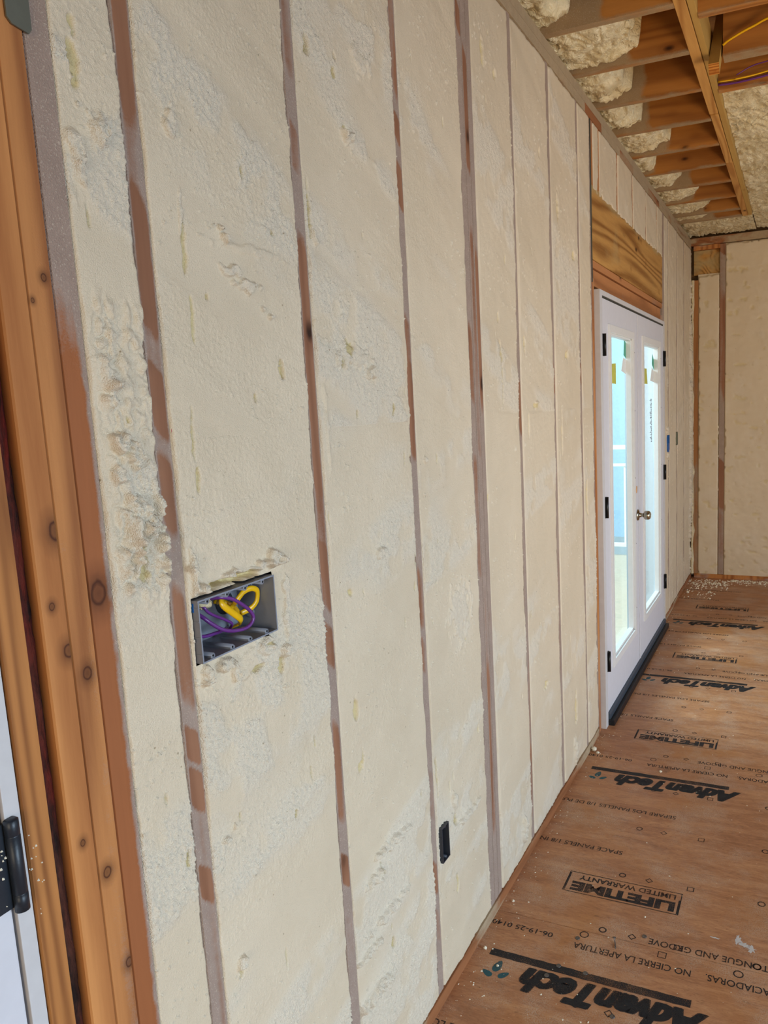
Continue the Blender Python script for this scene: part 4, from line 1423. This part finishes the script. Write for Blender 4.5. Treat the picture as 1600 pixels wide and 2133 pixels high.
rows_s = [2.085 - 1.2192, 2.085, 3.305, 4.52, 5.735]
yadv = [1.902, 3.130, 4.360, 5.553]
for i in range(4):
    yb = yadv[i]
    words = ['nearest the camera', 'second from the camera', 'third from the camera', 'fourth from the camera'][i]
    mb = MB()
    # underline bar
    rr = random.Random(20 + i)
    n = 26
    top, bot = [], []
    for k in range(n + 1):
        x = .050 + .585 * k / n
        top.append((x, yb + .014 + rr.uniform(-.0012, .0012), .0005))
        bot.append((x, yb - .014 + rr.uniform(-.0012, .0012), .0005))
    mb.add(top + bot, [(k, k + 1, n + 2 + k, n + 1 + k) for k in range(n)])
    for k, (dx, dy) in enumerate(((-.004, 0), (0, .0015), (.004, 0), (0, -.002))):
        place(mb, *T_adv, .682 + dx, yb - .029 + dy, .512, zz=.00045 + .00002 * k)
    place(mb, *T_r, .205, yb - .045)
    o = fbuild(mb, 'printed_logo', 'ink', 'black bold AdvanTech lettering and bar on the floor, ' + words)
    mb = MB()
    for (ax_, ay, r1, r2, an) in ((.092, yb - .050, .012, .024, -.15), (.072, yb - .085, .0095, .018, 1.1), (.120, yb - .078, .0095, .018, -.8)):
        v = [(ax_, ay, .0005)]
        for k in range(16):
            a = 2 * math.pi * k / 16
            px, py = r1 * math.cos(a) * (1 - .3 * math.sin(a)), r2 * math.sin(a)
            v.append((ax_ + px * math.cos(an) - py * math.sin(an), ay + px * math.sin(an) + py * math.cos(an), .0005))
        mb.add(v, [(0, 1 + k, 1 + (k + 1) % 16) for k in range(16)])
    fbuild(mb, 'printed_leaf_emblem', 'ink_teal', 'teal three petal emblem')
    # lifetime stamp
    yl = [2.310, 3.535, 4.758, 5.950][i]
    mb = MB()
    rect_ring(mb, .168, .551, yl - .055, yl + .057, .0032)
    mb.add([(x, y, .0005) for x, y in ((.168, yl - .05), (.176, yl - .05), (.176, yl + .05), (.168, yl + .05))], [(0, 1, 2, 3)])
    mb.add([(x, y, .0005) for x, y in ((.543, yl - .05), (.551, yl - .05), (.551, yl + .02), (.543, yl + .02))], [(0, 1, 2, 3)])
    place(mb, *T_life, .535, yl + .002, .345)
    place(mb, *T_lw, .532, yl + .043, .325)
    fbuild(mb, 'printed_warranty_stamp', 'ink', 'boxed LIFETIME LIMITED WARRANTY stamp on the floor, ' + words)

# fastener guide marks
mb = MB()
gy = [1.793, 2.108, 2.401, 2.708, 3.018, 3.340, 3.630, 3.936, 4.24, 4.555, 4.85, 5.16, 5.46, 5.77]
for y in gy:
    for xx, n, r, rot in ((.343, 14, .0125, 0), (.434, 4, .0135, 0), (.571, 4, .0165, math.pi / 4), (.793, 14, .013, 0)):
        ring(mb, xx, y, r, .0042, n, rot)
for (xx, y) in ((.295, 2.068), (.532, 2.062), (.746, 2.060), (.295, 3.29), (.532, 3.285), (.746, 3.285)):
    ring(mb, xx, y, .0145 if xx != .532 else .018, .0035, 14 if xx != .532 else 4, math.pi / 4)
fbuild(mb, 'printed_fastener_marks', 'ink', 'small circles, diamonds and squares printed in rows')
for i, s_ in enumerate((2.085, 3.305, 4.52, 5.735)):
    mb = MB()
    place(mb, *T_date, .205, s_ - .044, .200)
    place(mb, *T_noc, .620, s_ - .058, .345)
    place(mb, *T_esp, 1.13, s_ - .056, .470)
    place(mb, *T_self, 1.03, s_ + .035, .545)
    fbuild(mb, 'printed_seam_text', 'ink_thin', 'thin black capitals printed along a floor panel seam')
    mb = MB()
    place(mb, *T_sep, .462, s_ + .755, .50)
    place(mb, *T_spc, .316, s_ + .455, .32)
    fbuild(mb, 'printed_spacing_text', 'ink_thin', 'thin line of spacing instructions in Spanish and English')
mb = MB()
place(mb, *T_sep, .150, 2.085 - .470, .50)
fbuild(mb, 'printed_spacing_text', 'ink_thin', 'partly cut off Spanish spacing line at the bottom edge')

# smudge between panels
o = MB()
rs = random.Random(8)
for (cx, cy_, rx, ry) in ((.355, 3.205, .035, .05), (.30, 3.35, .04, .02), (.43, 3.25, .02, .04)):
    v = [(cx, cy_, .0003)]
    for k in range(18):
        a = 2 * math.pi * k / 18
        q = rs.uniform(.6, 1.2)
        v.append((cx + rx * q * math.cos(a), cy_ + ry * q * math.sin(a), .0003))
    o.add(v, [(0, 1 + k, 1 + (k + 1) % 18) for k in range(18)])
fbuild(o, 'grey_smudge', 'smudge', 'sooty grey smudge on the floor near a seam')
o = MB()
for (cx, cy_, rx, ry) in ((.735, 2.205, .012, .02), (.752, 2.188, .018, .012), (.775, 2.178, .012, .016), (.67, 2.19, .016, .004)):
    v = [(cx, cy_, .0006)]
    for k in range(22):
        a = 2 * math.pi * k / 22
        q = rs.uniform(.45, 1.3)
        v.append((cx + rx * q * math.cos(a), cy_ + ry * q * math.sin(a), .0006))
    o.add(v, [(0, 1 + k, 1 + (k + 1) % 22) for k in range(22)])
fbuild(o, 'plaster_smear', 'plaster_smear', 'whitish scraped smear on the floor at the right')

# nail heads and the bent nail
nh = MB()
nh.lathe([(0, .0075), (.0012, .007)], (0, 0, 0), (0, 0, 1), 16)
n0 = nh.build('nail', M['nail'])
spots = [(.259, 1.914, 'under the lettering bar, left of two'), (.339, 1.912, 'under the lettering bar, right of two'), (.237, 1.866, 'inside the black lettering'), (.469, 2.122, 'beside the seam printing'), (.446, 1.786, 'near the bottom picture edge'), (.28, 2.045, 'left of the bent nail')]
for i, (x, y, w) in enumerate(spots):
    o = n0 if i == 0 else n0.copy()
    if i:
        COL.objects.link(o)
    o.location = (x, y, 0.0008)
    tag(o, 'round grey nail head in the brown floor ' + w, 'nail', 'nail heads in the floor')
o = MB().tube([(.398, 2.040, .0022), (.392, 2.062, .003), (.388, 2.070, .012)], .0017, 8).lathe([(0, .0055), (.0015, .0055)], (.3875, 2.071, .012), (-.1, .3, .95), 12).build('bent_nail', M['nail'])
tag(o, 'loose nail lying on the floor across the seam printing', 'nail')

# ------------------------------------------------------------------ foam crumbs on the floor
rnd = random.Random(77)


def crumb_mesh(mb, x, y, r, z0=0.0):
    n = 5
    ring_ = []
    for k in range(n):
        a = 2 * math.pi * k / n + rnd.random()
        q = r * rnd.uniform(.6, 1.25)
        ring_.append((x + q * math.cos(a), y + q * math.sin(a), z0 + .0006))
    mb.add([(x + r * .2, y, z0 + r * rnd.uniform(.5, 1.1))] + ring_, [(0, 1 + k, 1 + (k + 1) % n) for k in range(n)] + [tuple(range(n, 0, -1))])


cm = MB()
for i in range(900):
    y = 1.5 + 4.5 * rnd.random() ** 1.1
    u = rnd.random()
    x = .006 + (abs(rnd.gauss(0, .05)) if u < .45 else rnd.random() * 1.3)
    crumb_mesh(cm, x, y, .0009 + .0028 * rnd.random() ** 3)
o = cm.build('foam_crumbs', M['crumb'])
tag(o, 'fine pale foam crumbs sprinkled over the brown floor', 'foam debris', kind='stuff')
cm = MB()
for i in range(700):
    x = rnd.random() * .75
    y = 6.90 - abs(rnd.gauss(0, .07)) - (.20 * rnd.random() if x < .35 else 0.0)
    if rnd.random() < .2:
        x, y = .02 + .25 * rnd.random(), 6.2 + .6 * rnd.random()
    crumb_mesh(cm, x, y, .003 + .009 * rnd.random() ** 2)
o = cm.build('foam_debris_drift', M['crumb'])
tag(o, 'drift of white foam shavings on the floor at the foot of the far wall', 'foam debris', kind='stuff')
for i, (x, y, r, w) in enumerate(((.020, 3.290, .013, 'by the wall at the panel seam, largest one'), (.043, 3.270, .007, 'just right of the largest chunk at the seam'), (.092, 1.850, .004, 'on the teal emblem nearest the camera'),
                                  (.030, 1.905, .0055, 'against the bottom plate near the lettering bar'), (.035, 2.14, .0045, 'by the wall near the printed date'), (.05, 6.35, .012, 'near the far end of the left wall'), (.345, 3.18, .006, 'on the grey smudge'))):
    V, F = blob((x, y, r * .8), r, r * .9, r * .8, 30 + i, .5, 10, 7)
    o = MB().add(V, F, True).build('foam_chunk', M['crumb'])
    tag(o, 'pale foam chunk on the floor ' + w, 'foam chunk')

# ------------------------------------------------------------------ outside
box('porch_deck', M['porchdeck'], -3.2, -0.18, 1.5, 8.04, -.10, -.05)
o = scene.objects['porch_deck']
tag(o, 'pale porch deck outside the French door', 'porch deck')
rl = empty('porch_railing', (-1.0, 8.0, -.05), 'white porch railing seen through the door glass', 'railing')
box('top_rail', M['porchwhite'], -3.2, -.30, 7.97, 8.03, 1.095, 1.14, .004, parent=rl)
box('lower_rail', M['porchwhite'], -3.2, -.30, 7.98, 8.02, .915, .945, .004, parent=rl)
box('bottom_rail', M['porchwhite'], -3.2, -.30, 7.98, 8.02, .05, .09, .004, parent=rl)
b0 = box('baluster', M['porchwhite'], -.42, -.40, 7.99, 8.01, .09, .915, parent=rl)
for i in range(1, 14):
    c = b0.copy()
    COL.objects.link(c)
    c.parent = rl
    c.matrix_parent_inverse = b0.matrix_parent_inverse.copy()
    c.location.x = b0.location.x - .2 * i
o = box('porch_post', M['porchwhite'], -0.66, -0.46, 8.06, 8.26, -.45, 3.0, .004)
tag(o, 'white porch post behind the right door leaf glass', 'porch post')
nb = empty('neighbour_house', (-3.0, 11.0, -.4), 'pale blue sided house wall beyond the porch', 'building')
box('siding', M['siding'], -7.0, -.2, 11.0, 11.3, -.45, 4.6, parent=nb)
box('corner_trim', M['porchwhite'], -.3, -.14, 10.96, 11.3, -.4, 4.6, parent=nb)
box('lawn', M['lawn'], -14, -0.2, -6, 22, -.45, -.40)
o = scene.objects['lawn']
o['kind'] = 'structure'
o.name = 'ground'
